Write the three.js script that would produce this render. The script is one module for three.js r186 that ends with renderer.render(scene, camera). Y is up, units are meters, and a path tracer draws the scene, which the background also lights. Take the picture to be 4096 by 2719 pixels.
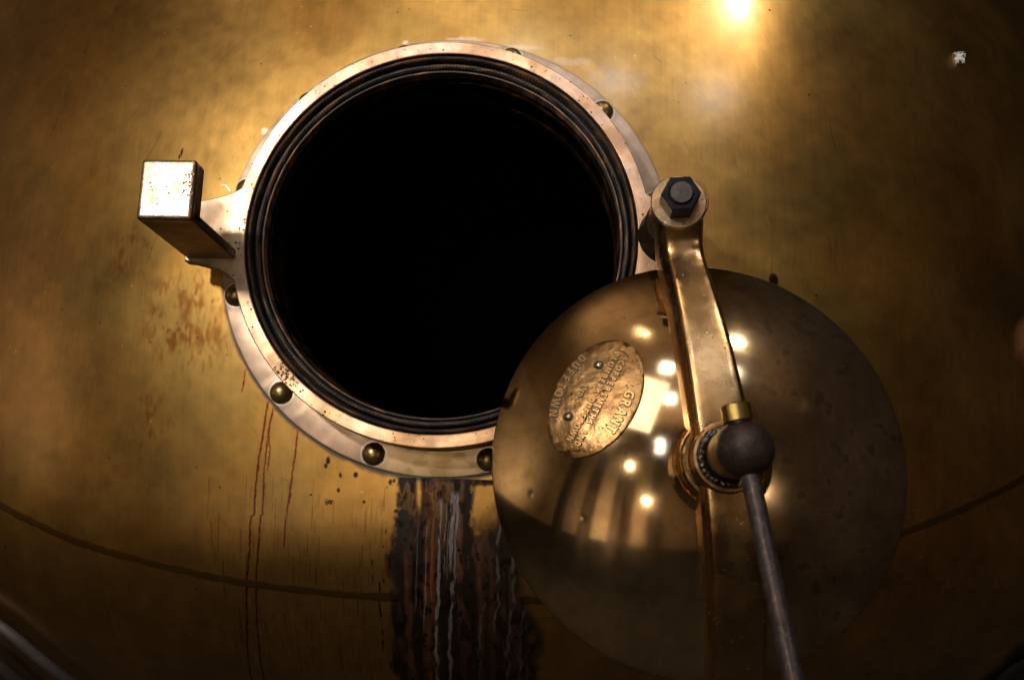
import * as THREE from 'three';
import { RoundedBoxGeometry } from 'three/addons/geometries/RoundedBoxGeometry.js';
import { FontLoader } from 'three/addons/loaders/FontLoader.js';
import { TextGeometry } from 'three/addons/geometries/TextGeometry.js';
import { RectAreaLightUniformsLib } from 'three/addons/lights/RectAreaLightUniformsLib.js';
import { mergeGeometries, mergeVertices, toCreasedNormals } from 'three/addons/utils/BufferGeometryUtils.js';

// ───────────────────────── camera, exposure, large lights ─────────────────────────
const scene = new THREE.Scene();
scene.background = new THREE.Color(0x000000);
const V = (x, y, z) => new THREE.Vector3(x, y, z);
const C = (r, g, b) => new THREE.Color().setRGB(r, g, b);

const O = V(0, 1.5, 0);                                   // centre of the manway mouth
const ELEV = THREE.MathUtils.degToRad(31.346);            // how far the mouth looks up
const RING = new THREE.Matrix4().makeRotationX(-ELEV).setPosition(O);   // mouth frame: z outwards, y up the slope
const ringP = (x, y, z = 0) => V(x, y, z).applyMatrix4(RING);

const camera = new THREE.PerspectiveCamera(34.82, 1024 / 679, 0.05, 60);
camera.position.copy(ringP(0.1757, -0.3926, 1.3108));
camera.rotation.order = 'YXZ';
camera.rotation.set(THREE.MathUtils.degToRad(-20), THREE.MathUtils.degToRad(3.63), 0);
camera.focus = 1.36; camera.userData.fStop = 5.6;
scene.add(camera);

const renderer = new THREE.WebGLRenderer({ antialias: true });
renderer.toneMapping = THREE.LinearToneMapping;
renderer.toneMappingExposure = 1;
renderer.shadowMap.enabled = true;
RectAreaLightUniformsLib.init();

const WARM = C(1, 0.80, 0.55), PALE = C(1, 0.90, 0.76), COOL = C(0.82, 0.88, 1);
const LIT = { key: 25, soft: 2.0, a: 2.6, spot: 0.5, sky: 12, up: 17 };

// ───────────────────────── helpers ─────────────────────────
function rng(seed) { let s = seed >>> 0; return () => { s = (s + 0x6D2B79F5) | 0; let t = Math.imul(s ^ (s >>> 15), 1 | s); t = (t + Math.imul(t ^ (t >>> 7), 61 | t)) ^ t; return ((t ^ (t >>> 14)) >>> 0) / 4294967296; }; }
const hsh = (x, y, s) => { let h = Math.imul(x, 374761393) ^ Math.imul(y, 668265263) ^ Math.imul(s, 1274126177); h = Math.imul(h ^ (h >>> 13), 1274126177); return ((h ^ (h >>> 16)) >>> 0) / 4294967296; };
function vn(x, y, s = 1, px = 0, py = 0) {                // value noise, period px, py in cells if given
  let xi = Math.floor(x), yi = Math.floor(y); let fx = x - xi, fy = y - yi;
  fx = fx * fx * (3 - 2 * fx); fy = fy * fy * (3 - 2 * fy);
  let x1 = xi + 1, y1 = yi + 1;
  if (px) { xi = ((xi % px) + px) % px; x1 = ((x1 % px) + px) % px; }
  if (py) { yi = ((yi % py) + py) % py; y1 = ((y1 % py) + py) % py; }
  const a = hsh(xi, yi, s), b = hsh(x1, yi, s), c = hsh(xi, y1, s), d = hsh(x1, y1, s);
  return a + (b - a) * fx + (c - a) * fy + (a - b - c + d) * fx * fy;
}
const fbm = (x, y, s, n = 4, px = 0, py = 0) => { let v = 0, a = 0.5, t = 0; for (let i = 0; i < n; i++) { v += a * vn(x, y, s + i, px, py); t += a; a *= 0.5; x *= 2; y *= 2; px *= 2; py *= 2; } return v / t; };
const sst = (a, b, x) => { const t = Math.min(1, Math.max(0, (x - a) / (b - a))); return t * t * (3 - 2 * t); };
const mix = (a, b, t) => a + (b - a) * t;
const s8 = (v) => { v = Math.min(1, Math.max(0, v)); return 255 * (v <= 0.0031308 ? v * 12.92 : 1.055 * Math.pow(v, 1 / 2.4) - 0.055); };

function tex(w, h, fn, srgb = false, repeat = null) {     // fn(u, v, out) writes linear r, g, b
  const d = new Uint8Array(w * h * 4), o = [0, 0, 0];
  for (let j = 0; j < h; j++) for (let i = 0; i < w; i++) {
    fn((i + 0.5) / w, (j + 0.5) / h, o); const k = (j * w + i) * 4;
    for (let c = 0; c < 3; c++) d[k + c] = srgb ? s8(o[c]) : 255 * Math.min(1, Math.max(0, o[c]));
    d[k + 3] = 255;
  }
  const t = new THREE.DataTexture(d, w, h, THREE.RGBAFormat);
  if (srgb) t.colorSpace = THREE.SRGBColorSpace;
  t.magFilter = THREE.LinearFilter; t.minFilter = THREE.LinearMipmapLinearFilter; t.generateMipmaps = true;
  t.wrapS = t.wrapT = repeat ? THREE.RepeatWrapping : THREE.ClampToEdgeWrapping;
  if (repeat) t.repeat.set(repeat, repeat);
  t.needsUpdate = true; return t;
}
const phys = (o) => new THREE.MeshPhysicalMaterial({ side: THREE.DoubleSide, ...o });

function boxUV(g) {                                       // uv in metres, by the face's main direction
  g = g.index ? g.toNonIndexed() : g;
  const p = g.attributes.position, n = g.attributes.normal, uv = new Float32Array(p.count * 2);
  for (let i = 0; i < p.count; i += 3) {
    let a = 0, b = 0, c = 0;
    for (let k = 0; k < 3; k++) { a += n.getX(i + k); b += n.getY(i + k); c += n.getZ(i + k); }
    a = Math.abs(a); b = Math.abs(b); c = Math.abs(c);
    for (let k = 0; k < 3; k++) {
      const x = p.getX(i + k), y = p.getY(i + k), z = p.getZ(i + k), j = (i + k) * 2;
      if (c >= a && c >= b) { uv[j] = x; uv[j + 1] = y; } else if (a >= b) { uv[j] = z + 0.37; uv[j + 1] = y; } else { uv[j] = x; uv[j + 1] = z + 0.19; }
    }
  }
  g.setAttribute('uv', new THREE.BufferAttribute(uv, 2)); return g;
}
function lathe(pts, seg = 128, crease = 0.7) {            // [r, z] pairs, turned about z
  let g = new THREE.LatheGeometry(pts.map(([r, z]) => new THREE.Vector2(r, z)), seg);
  g.rotateX(Math.PI / 2);
  return crease ? toCreasedNormals(g, crease) : g;
}
function uvPolar(g, r0, r1, turns = 1) {                  // u round the axis, v from r0 to r1
  g = g.index ? g.toNonIndexed() : g;
  const p = g.attributes.position, uv = new Float32Array(p.count * 2);
  for (let i = 0; i < p.count; i += 3) {
    const u = [0, 1, 2].map((k) => Math.atan2(p.getY(i + k), p.getX(i + k)) / (2 * Math.PI) + 0.5);
    const hi = Math.max(...u);
    for (let k = 0; k < 3; k++) {
      let a = u[k]; if (hi - a > 0.5) a += 1;
      const x = p.getX(i + k), y = p.getY(i + k);
      uv[(i + k) * 2] = a * turns; uv[(i + k) * 2 + 1] = (Math.hypot(x, y) - r0) / (r1 - r0);
    }
  }
  g.setAttribute('uv', new THREE.BufferAttribute(uv, 2)); return g;
}
const clean = (g) => { g = g.index ? g.toNonIndexed() : g; for (const k of Object.keys(g.attributes)) if (!['position', 'normal', 'uv'].includes(k)) g.deleteAttribute(k); return g; };
const merge = (gs) => mergeGeometries(gs.map(clean));

const taken = {};
function numbered(n) { const k = taken[n] = (taken[n] ?? -1) + 1; return k ? `${n}_${String(k).padStart(3, '0')}` : n; }
function thing(name, label, category, pos, group) {
  const o = new THREE.Group(); o.name = numbered(name); o.position.copy(pos); scene.add(o);
  o.userData = { label, category }; if (group) o.userData.group = group; return o;
}
function part(name, geo, mat, parent, M, label) {         // M carries the shape from its own frame into the world
  if (M) geo = geo.clone().applyMatrix4(M);
  let q = parent; const off = V(0, 0, 0);
  while (q && q !== scene) { off.add(q.position); q = q.parent; }
  geo.translate(-off.x, -off.y, -off.z);
  const m = new THREE.Mesh(geo, mat); m.name = name; m.castShadow = m.receiveShadow = true;
  if (label) m.userData.label = label;
  parent.add(m); return m;
}

// ───────────────────────── shared materials ─────────────────────────
const bronzeMap = tex(512, 512, (u, v, o) => {            // tile of 0.2 m
  const n = fbm(u * 8, v * 8, 11, 5, 8, 8), m = fbm(u * 24, v * 24, 31, 3, 24, 24), k = vn(u * 90, v * 90, 51, 90, 90);
  const spot = sst(0.86, 0.96, k) * sst(0.58, 0.75, m);
  const t = sst(0.35, 0.7, n);
  o[0] = mix(0.60, 0.72, t) * (1 - 0.7 * spot); o[1] = mix(0.40, 0.52, t) * (1 - 0.75 * spot); o[2] = mix(0.22, 0.31, t) * (1 - 0.75 * spot);
}, true, 5);
const bronzeORM = tex(512, 512, (u, v, o) => {
  const n = fbm(u * 10, v * 10, 71, 4, 10, 10), k = vn(u * 90, v * 90, 51, 90, 90), m = fbm(u * 24, v * 24, 31, 3, 24, 24);
  const spot = sst(0.86, 0.96, k) * sst(0.58, 0.75, m);
  o[0] = 1; o[1] = mix(0.20, 0.42, n) + 0.4 * spot; o[2] = 1 - 0.6 * spot;
}, false, 5);
const bronzeBump = tex(512, 512, (u, v, o) => {
  const k = vn(u * 90, v * 90, 51, 90, 90), m = fbm(u * 24, v * 24, 31, 3, 24, 24);
  o[0] = o[1] = o[2] = 0.7 * fbm(u * 12, v * 12, 91, 4, 12, 12) + 0.3 - 0.5 * sst(0.86, 0.96, k) * sst(0.58, 0.75, m);
}, false, 5);
const M = {};
M.bronze = phys({ map: bronzeMap, roughnessMap: bronzeORM, metalnessMap: bronzeORM, metalness: 1, roughness: 1, bumpMap: bronzeBump, bumpScale: 0.0006 });
M.polished = phys({ map: bronzeMap, color: C(0.98, 0.92, 0.80), roughnessMap: bronzeORM, metalnessMap: bronzeORM, metalness: 1, roughness: 0.75, bumpMap: bronzeBump, bumpScale: 0.00025 });
M.rivet = phys({ map: bronzeMap, color: C(0.42, 0.42, 0.36), roughnessMap: bronzeORM, metalness: 0.9, roughness: 1 });
M.brass = phys({ color: C(0.62, 0.47, 0.16), metalness: 1, roughness: 0.3, bumpMap: bronzeBump, bumpScale: 0.0002 });
M.grime = phys({ map: bronzeMap, color: C(0.016, 0.014, 0.013), metalness: 0.1, specularIntensity: 0.15, roughness: 0.55, bumpMap: bronzeBump, bumpScale: 0.0012 });
const ironMap = tex(256, 256, (u, v, o) => { const n = fbm(u * 12, v * 12, 5, 5, 12, 12), k = fbm(u * 40, v * 40, 15, 2, 40, 40); o[0] = mix(0.035, 0.10, n) + 0.05 * sst(0.6, 0.8, k); o[1] = mix(0.035, 0.09, n) + 0.05 * sst(0.6, 0.8, k); o[2] = mix(0.045, 0.10, n) + 0.045 * sst(0.6, 0.8, k); }, true, 10);
M.nut = phys({ map: ironMap, color: C(0.11, 0.125, 0.17), metalness: 0.1, specularIntensity: 0.15, roughness: 0.5, bumpMap: bronzeBump, bumpScale: 0.0008 });
M.boltEnd = phys({ map: ironMap, color: C(0.6, 0.5, 0.42), metalness: 0.3, roughness: 0.6, bumpMap: bronzeBump, bumpScale: 0.001 });
M.steel = phys({ map: ironMap, color: C(1.7, 1.5, 1.46), metalness: 0.75, roughness: 0.42, bumpMap: bronzeBump, bumpScale: 0.0004 });
M.knob = phys({ map: ironMap, color: C(0.72, 0.50, 0.43), metalness: 0.5, roughness: 0.5, bumpMap: bronzeBump, bumpScale: 0.0003 });
M.grease = phys({ color: C(0.016, 0.009, 0.008), metalness: 0, roughness: 0.18, clearcoat: 1, clearcoatRoughness: 0.08 });
M.white = phys({ color: C(0.9, 0.9, 0.92), roughness: 0.9 });
M.insideShade = phys({ color: C(0.0015, 0.0014, 0.0013), roughness: 1, specularIntensity: 0.1 });  // shade of the unlit interior, painted as a near-black colour

// ───────────────────────── the still's shell ─────────────────────────
const RS = 2.3, ZC = -0.062 - Math.sqrt(RS * RS - 0.298 * 0.298);       // sphere that the mouth is set in
const onShell = (a, b, h = 0) => {                        // a, b: distances along the sheet from the mouth's axis
  const l = Math.hypot(a, b) || 1e-9, t = l / RS, R = RS + h;
  const dn = Math.max(0, -b - 0.30), sd = Math.max(0, a > 0 ? a - 0.40 : -a - 0.46);       // the body turns under below the seam and away at the sides
  const bend = Math.min(0.7, 5.2 * dn * dn * dn + (a > 0 ? 0.5 : 0.4) * sd * sd);
  return V(R * Math.sin(t) * a / l, R * Math.sin(t) * b / l, ZC + R * Math.cos(t) - bend);
};
const X0 = -0.86, X1 = 1.08, Y0 = -0.70, Y1 = 0.70;       // the part of the sheet that the textures cover
const SW = 2048, SH = 1478;
const drips = [
  { w: 0.0026, p: [[-0.223, -0.207], [-0.227, -0.248], [-0.232, -0.282], [-0.235, -0.321], [-0.236, -0.353], [-0.24, -0.356], [-0.241, -0.369], [-0.242, -0.399], [-0.247, -0.433], [-0.253, -0.486], [-0.275, -0.60]] },
  { w: 0.0022, p: [[-0.215, -0.215], [-0.219, -0.234], [-0.221, -0.254], [-0.224, -0.299], [-0.224, -0.352], [-0.227, -0.354], [-0.229, -0.382], [-0.234, -0.433], [-0.239, -0.485], [-0.243, -0.523], [-0.256, -0.60]] },
  { w: 0.0015, p: [[-0.220, -0.248], [-0.217, -0.271], [-0.219, -0.296]] },
  { w: 0.0024, p: [[-0.181, -0.241], [-0.182, -0.264], [-0.185, -0.292], [-0.188, -0.325], [-0.193, -0.359], [-0.195, -0.393]] },
  { w: 0.0016, p: [[-0.256, -0.164], [-0.257, -0.181], [-0.259, -0.194]] },
];
const shellTex = (() => {
  const col = document.createElement('canvas'); col.width = SW; col.height = SH;
  const cx = col.getContext('2d'), im = cx.createImageData(SW, SH), d = im.data;
  const orm = new Uint8Array(SW * SH * 4), bmp = new Uint8Array(SW * SH * 4);
  for (let j = 0; j < SH; j++) for (let i = 0; i < SW; i++) {
    const x = mix(X0, X1, (i + 0.5) / SW), y = mix(Y1, Y0, (j + 0.5) / SH), k = (j * SW + i) * 4;
    const r = Math.hypot(x + 0.05, y - 0.02), ph = Math.atan2(y - 0.02, x + 0.05), wob = 0.012 * vn(x * 4, y * 4, 3);
    // polishing strokes run round the mouth; blotches of tarnish lie under them
    const sx = r + wob; // straight fine strokes, in two slightly crossed directions
    const st = vn(sx * 430, ph * 26 + 9 * vn(sx * 60, 1, 99), 101) * 0.4 + vn((sx + 0.03 * ph) * 560, ph * 34 + 9 * vn(sx * 90, 2, 98), 102) * 0.35 + vn((sx - 0.02 * ph) * 620, ph * 20 + 5 * vn(sx * 40, 4, 97), 103) * 0.25;
    const vs = vn(x * 330 + 3 * vn(x * 9, y * 9, 8), y * 14, 105);
    const bl = fbm(x * 6 + 3, y * 6, 110, 4), bs = fbm((r + wob) * 22, ph * 4, 115, 2), fine = fbm(x * 60, y * 60, 120, 3);
    const ol = sst(0.42, 0.72, fbm(x * 4 + 9, y * 4 + 2, 130, 4)), or = sst(0.45, 0.75, fbm(x * 5 + 1, y * 5 + 7, 140, 4));
    let R = 0.635, G = 0.37, B = 0.105;
    R = mix(R, 0.38, ol * 0.75); G = mix(G, 0.255, ol * 0.75); B = mix(B, 0.075, ol * 0.75);
    R = mix(R, 0.55, or * 0.6); G = mix(G, 0.27, or * 0.6); B = mix(B, 0.055, or * 0.6);
    const big = fbm(x * 2.6 + 11, y * 2.6 + 5, 145, 3), mid = fbm(x * 17 + 2 * big, y * 17, 147, 4);
    let f = 0.84 + 0.45 * (bl - 0.5) + 0.55 * (big - 0.5) + 0.34 * (mid - 0.5) + 0.10 * (st - 0.5) + 0.02 * (bs - 0.5) + 0.34 * (fine - 0.5) + 0.08 * (vs - 0.5);
    R *= f; G *= f; B *= f;
    let rough = 0.34 + 0.16 * (bl - 0.5) + 0.03 * (st - 0.5), metal = 0.97, hgt = 0.5 + 0.4 * (st - 0.5) + 0.2 * (vs - 0.5) + 0.3 * (fine - 0.5);
    const lay = (m, a, b, c, ro, me) => { R = mix(R, a, m); G = mix(G, b, m); B = mix(B, c, m); rough = mix(rough, ro, m); metal = mix(metal, me, m); };
    // brown hand scuffs to the left of the mouth
    for (const [hx, hy, hr, hs] of [[-0.436, -0.012, 0.035, 0.5], [-0.343, -0.10, 0.07, 0.75], [-0.388, -0.235, 0.035, 0.65], [-0.24, 0.10, 0.12, 0.2], [-0.50, -0.16, 0.06, 0.2]]) {
      const q = Math.hypot((x - hx) * 1.1, (y - hy)) / hr; if (q > 1.6) continue;
      const g = 1.15 * sst(0.40, 0.80, vn(x * 260 + 2 * vn(x * 60, y * 60, 9), y * 110 + 2 * vn(x * 60, y * 60, 19), 150) * 0.4 + fbm(x * 60, y * 40, 155, 5) * 0.6);
      const hm = hs * g * (1 - sst(0.5, 1.5, q)); R *= 1 - 0.50 * hm; G *= 1 - 0.74 * hm; B *= 1 - 0.85 * hm;
    }
    // black gunk along the lower edge of the flange
    const rr = Math.hypot(x, y), low = sst(0.1, -0.6, Math.sin(Math.atan2(y, x)) * 1.0);
    const gk = (1 - sst(0.3005, 0.3035 + 0.008 * fbm(x * 90, y * 90, 190, 2) * low, rr)) * (0.35 + 0.65 * low); if (rr < 0.32) lay(gk * 0.95, 0.014, 0.010, 0.008, 0.6, 0.2);
    // pale cement smears round the upper flange; the broadest paints in a window reflection
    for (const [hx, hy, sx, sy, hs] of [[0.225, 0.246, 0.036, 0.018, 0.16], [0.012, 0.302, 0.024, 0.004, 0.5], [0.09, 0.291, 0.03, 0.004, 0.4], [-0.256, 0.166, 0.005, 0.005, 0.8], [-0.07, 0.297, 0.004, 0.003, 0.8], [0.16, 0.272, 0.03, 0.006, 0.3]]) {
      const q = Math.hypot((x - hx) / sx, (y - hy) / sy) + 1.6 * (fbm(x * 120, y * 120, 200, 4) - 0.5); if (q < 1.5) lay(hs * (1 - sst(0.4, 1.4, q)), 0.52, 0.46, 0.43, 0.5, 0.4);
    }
    d[k] = s8(R); d[k + 1] = s8(G); d[k + 2] = s8(B); d[k + 3] = 255;
    const kk = ((SH - 1 - j) * SW + i) * 4;
    orm[kk] = 255; orm[kk + 1] = 255 * Math.min(1, Math.max(0.05, rough)); orm[kk + 2] = 255 * metal; orm[kk + 3] = 255;
    bmp[kk] = bmp[kk + 1] = bmp[kk + 2] = 255 * Math.min(1, Math.max(0, hgt * 0.6)); bmp[kk + 3] = 255;
  }
  cx.putImageData(im, 0, 0);
  const px = (x) => (x - X0) / (X1 - X0) * SW, py = (y) => (Y1 - y) / (Y1 - Y0) * SH, sc = SW / (X1 - X0), rn = rng(77);
  cx.lineCap = 'round';
  for (const { w, p } of drips) for (let i = 1; i < p.length; i++) {
    const [a, b] = p[i - 1], [c, e] = p[i], n = Math.max(2, Math.ceil(Math.hypot(c - a, e - b) / 0.004));
    for (let q = 0; q < n; q++) {
      const t = q / n, t2 = (q + 1) / n;
      cx.strokeStyle = `rgba(${92 + 30 * rn() | 0},${30 + 14 * rn() | 0},${12 + 8 * rn() | 0},${0.6 + 0.4 * rn()})`; cx.lineWidth = w * sc * (0.45 + 0.85 * rn() * rn() + 0.3 * (1 - t * i / p.length));
      const jx = (rn() - 0.5) * 0.0012;
      cx.beginPath(); cx.moveTo(px(mix(a, c, t) + jx), py(mix(b, e, t))); cx.lineTo(px(mix(a, c, t2) + jx), py(mix(b, e, t2))); cx.stroke();
    }
  }
  for (const [x, y, w, h] of [[-0.139, -0.281, 3, 5], [-0.142, -0.288, 2.6, 3.5], [-0.122, -0.299, 2, 4], [-0.102, -0.298, 3.2, 4], [-0.057, -0.306, 3, 3.5], [-0.052, -0.304, 2, 3], [-0.124, -0.318, 2.2, 3], [0.435, -0.026, 6, 9], [-0.376, 0.14, 1.6, 8], [-0.379, 0.133, 1.2, 4], [-0.16, -0.325, 1.4, 1.4], [-0.09, -0.332, 2, 2], [-0.048, -0.342, 3, 2.4], [-0.045, -0.395, 1.4, 1.4]]) {
    for (let k = 0; k < 5; k++) { cx.fillStyle = `rgba(${34 + 20 * rn() | 0},${24 + 10 * rn() | 0},${16 + 8 * rn() | 0},${0.25 + 0.35 * rn()})`; cx.beginPath(); cx.ellipse(px(x) + (rn() - 0.5) * w * 0.6, py(y) + (rn() - 0.5) * h * 0.5, w * (0.6 + 0.5 * rn()), h * (0.6 + 0.5 * rn()), 0.4 * (rn() - 0.5), 0, 7); cx.fill(); }
  }
  for (let i = 0; i < 26; i++) { cx.fillStyle = `rgba(24,18,12,${0.4 + 0.5 * rn()})`; cx.beginPath(); cx.arc(px(-0.1365 + 0.013 * (rn() - 0.5) * (1 - 0.5 * rn())), py(-0.334 + 0.009 * (rn() - 0.5) * (1 - 0.4 * rn())), 0.6 + 0.9 * rn(), 0, 7); cx.fill(); }
  for (let i = 0; i < 340; i++) { // thin vertical runs of dirt below the mouth
    const x = mix(-0.30, 0.0, rn()), y = mix(-0.30, -0.55, rn()), l = 0.01 + 0.05 * rn() * rn(); cx.strokeStyle = `rgba(${40 + 60 * rn() | 0},${20 + 25 * rn() | 0},10,${0.10 + 0.25 * rn()})`; cx.lineWidth = 0.7 + 0.8 * rn(); cx.beginPath(); cx.moveTo(px(x), py(y)); cx.lineTo(px(x - 0.03 * l), py(y - l)); cx.stroke();
  }
  for (let i = 0; i < 220; i++) {                         // specks of dirt and dust
    const x = mix(X0, X1, rn()), y = mix(Y0, Y1, rn()), lite = rn() < 0.45;
    cx.fillStyle = lite ? `rgba(236,214,170,${0.5 + 0.4 * rn()})` : `rgba(30,20,8,${0.5 + 0.4 * rn()})`;
    cx.beginPath(); cx.ellipse(px(x), py(y), 0.7 + 0.9 * rn(), 0.7 + 1.2 * rn(), rn() * 3, 0, 7); cx.fill();
  }
  for (let i = 0; i < 46; i++) { cx.fillStyle = `rgba(240,205,140,${0.6 + 0.4 * rn()})`; cx.beginPath(); cx.arc(px(mix(0.55, 0.86, rn())), py(mix(-0.55, -0.12, rn())), 0.8 + 1.0 * rn(), 0, 7); cx.fill(); }
  for (let i = 0; i < 900; i++) {                         // hairline scratches
    const x = mix(X0, X1, rn()), y = mix(Y0, Y1, rn()), a = Math.atan2(y, x) + Math.PI / 2 + (rn() - 0.5) * 0.6, l = 0.01 + 0.06 * rn() * rn();
    cx.strokeStyle = rn() < 0.6 ? `rgba(225,180,95,${0.10 + 0.42 * rn() * rn()})` : `rgba(50,32,10,${0.10 + 0.40 * rn() * rn()})`; cx.lineWidth = 0.6 + 0.6 * rn();
    cx.beginPath(); cx.moveTo(px(x), py(y)); cx.quadraticCurveTo(px(x + l * 0.5 * Math.cos(a + 0.1)), py(y + l * 0.5 * Math.sin(a + 0.1)), px(x + l * Math.cos(a)), py(y + l * Math.sin(a))); cx.stroke();
  }
  const map = new THREE.CanvasTexture(col); map.colorSpace = THREE.SRGBColorSpace;
  const dt = (a) => { const t = new THREE.DataTexture(a, SW, SH, THREE.RGBAFormat); t.magFilter = THREE.LinearFilter; t.minFilter = THREE.LinearMipmapLinearFilter; t.generateMipmaps = true; t.needsUpdate = true; return t; };
  return { map, orm: dt(orm), bmp: dt(bmp) };
})();
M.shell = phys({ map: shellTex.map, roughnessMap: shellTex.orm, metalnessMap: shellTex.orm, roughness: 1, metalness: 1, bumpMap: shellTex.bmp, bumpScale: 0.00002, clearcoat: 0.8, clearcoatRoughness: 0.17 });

function shellGeo(r0, r1, nr, na, h = 0) {
  const pos = [], nor = [], uv = [], idx = [];
  for (let i = 0; i <= nr; i++) for (let k = 0; k <= na; k++) {
    const l = mix(r0, r1, Math.pow(i / nr, 1.3)), p = k / na * 2 * Math.PI, a = l * Math.cos(p), b = l * Math.sin(p);
    const q = onShell(a, b, h), e = 0.004, n1 = onShell(a + e, b, h).sub(onShell(a - e, b, h)).cross(onShell(a, b + e, h).sub(onShell(a, b - e, h))).normalize(); pos.push(q.x, q.y, q.z); nor.push(n1.x, n1.y, n1.z);
    uv.push((a - X0) / (X1 - X0), (b - Y0) / (Y1 - Y0));
  }
  for (let i = 0; i < nr; i++) for (let k = 0; k < na; k++) { const a = i * (na + 1) + k, b = a + na + 1; idx.push(a, b, a + 1, b, b + 1, a + 1); }
  const g = new THREE.BufferGeometry(); g.setAttribute('position', new THREE.Float32BufferAttribute(pos, 3)); g.setAttribute('normal', new THREE.Float32BufferAttribute(nor, 3)); g.setAttribute('uv', new THREE.Float32BufferAttribute(uv, 2)); g.setIndex(idx);
  return g;
}
const still = thing('pot_still', 'large round brass still with an open riveted manway and dark residue running down its front', 'still', V(0, 0, 0));
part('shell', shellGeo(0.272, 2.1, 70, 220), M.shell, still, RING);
part('shade_lining', shellGeo(0.0, 2.1, 30, 60, -0.75), M.insideShade, still, RING, 'inside of the still, its shade painted black, seen through the manway');

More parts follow.
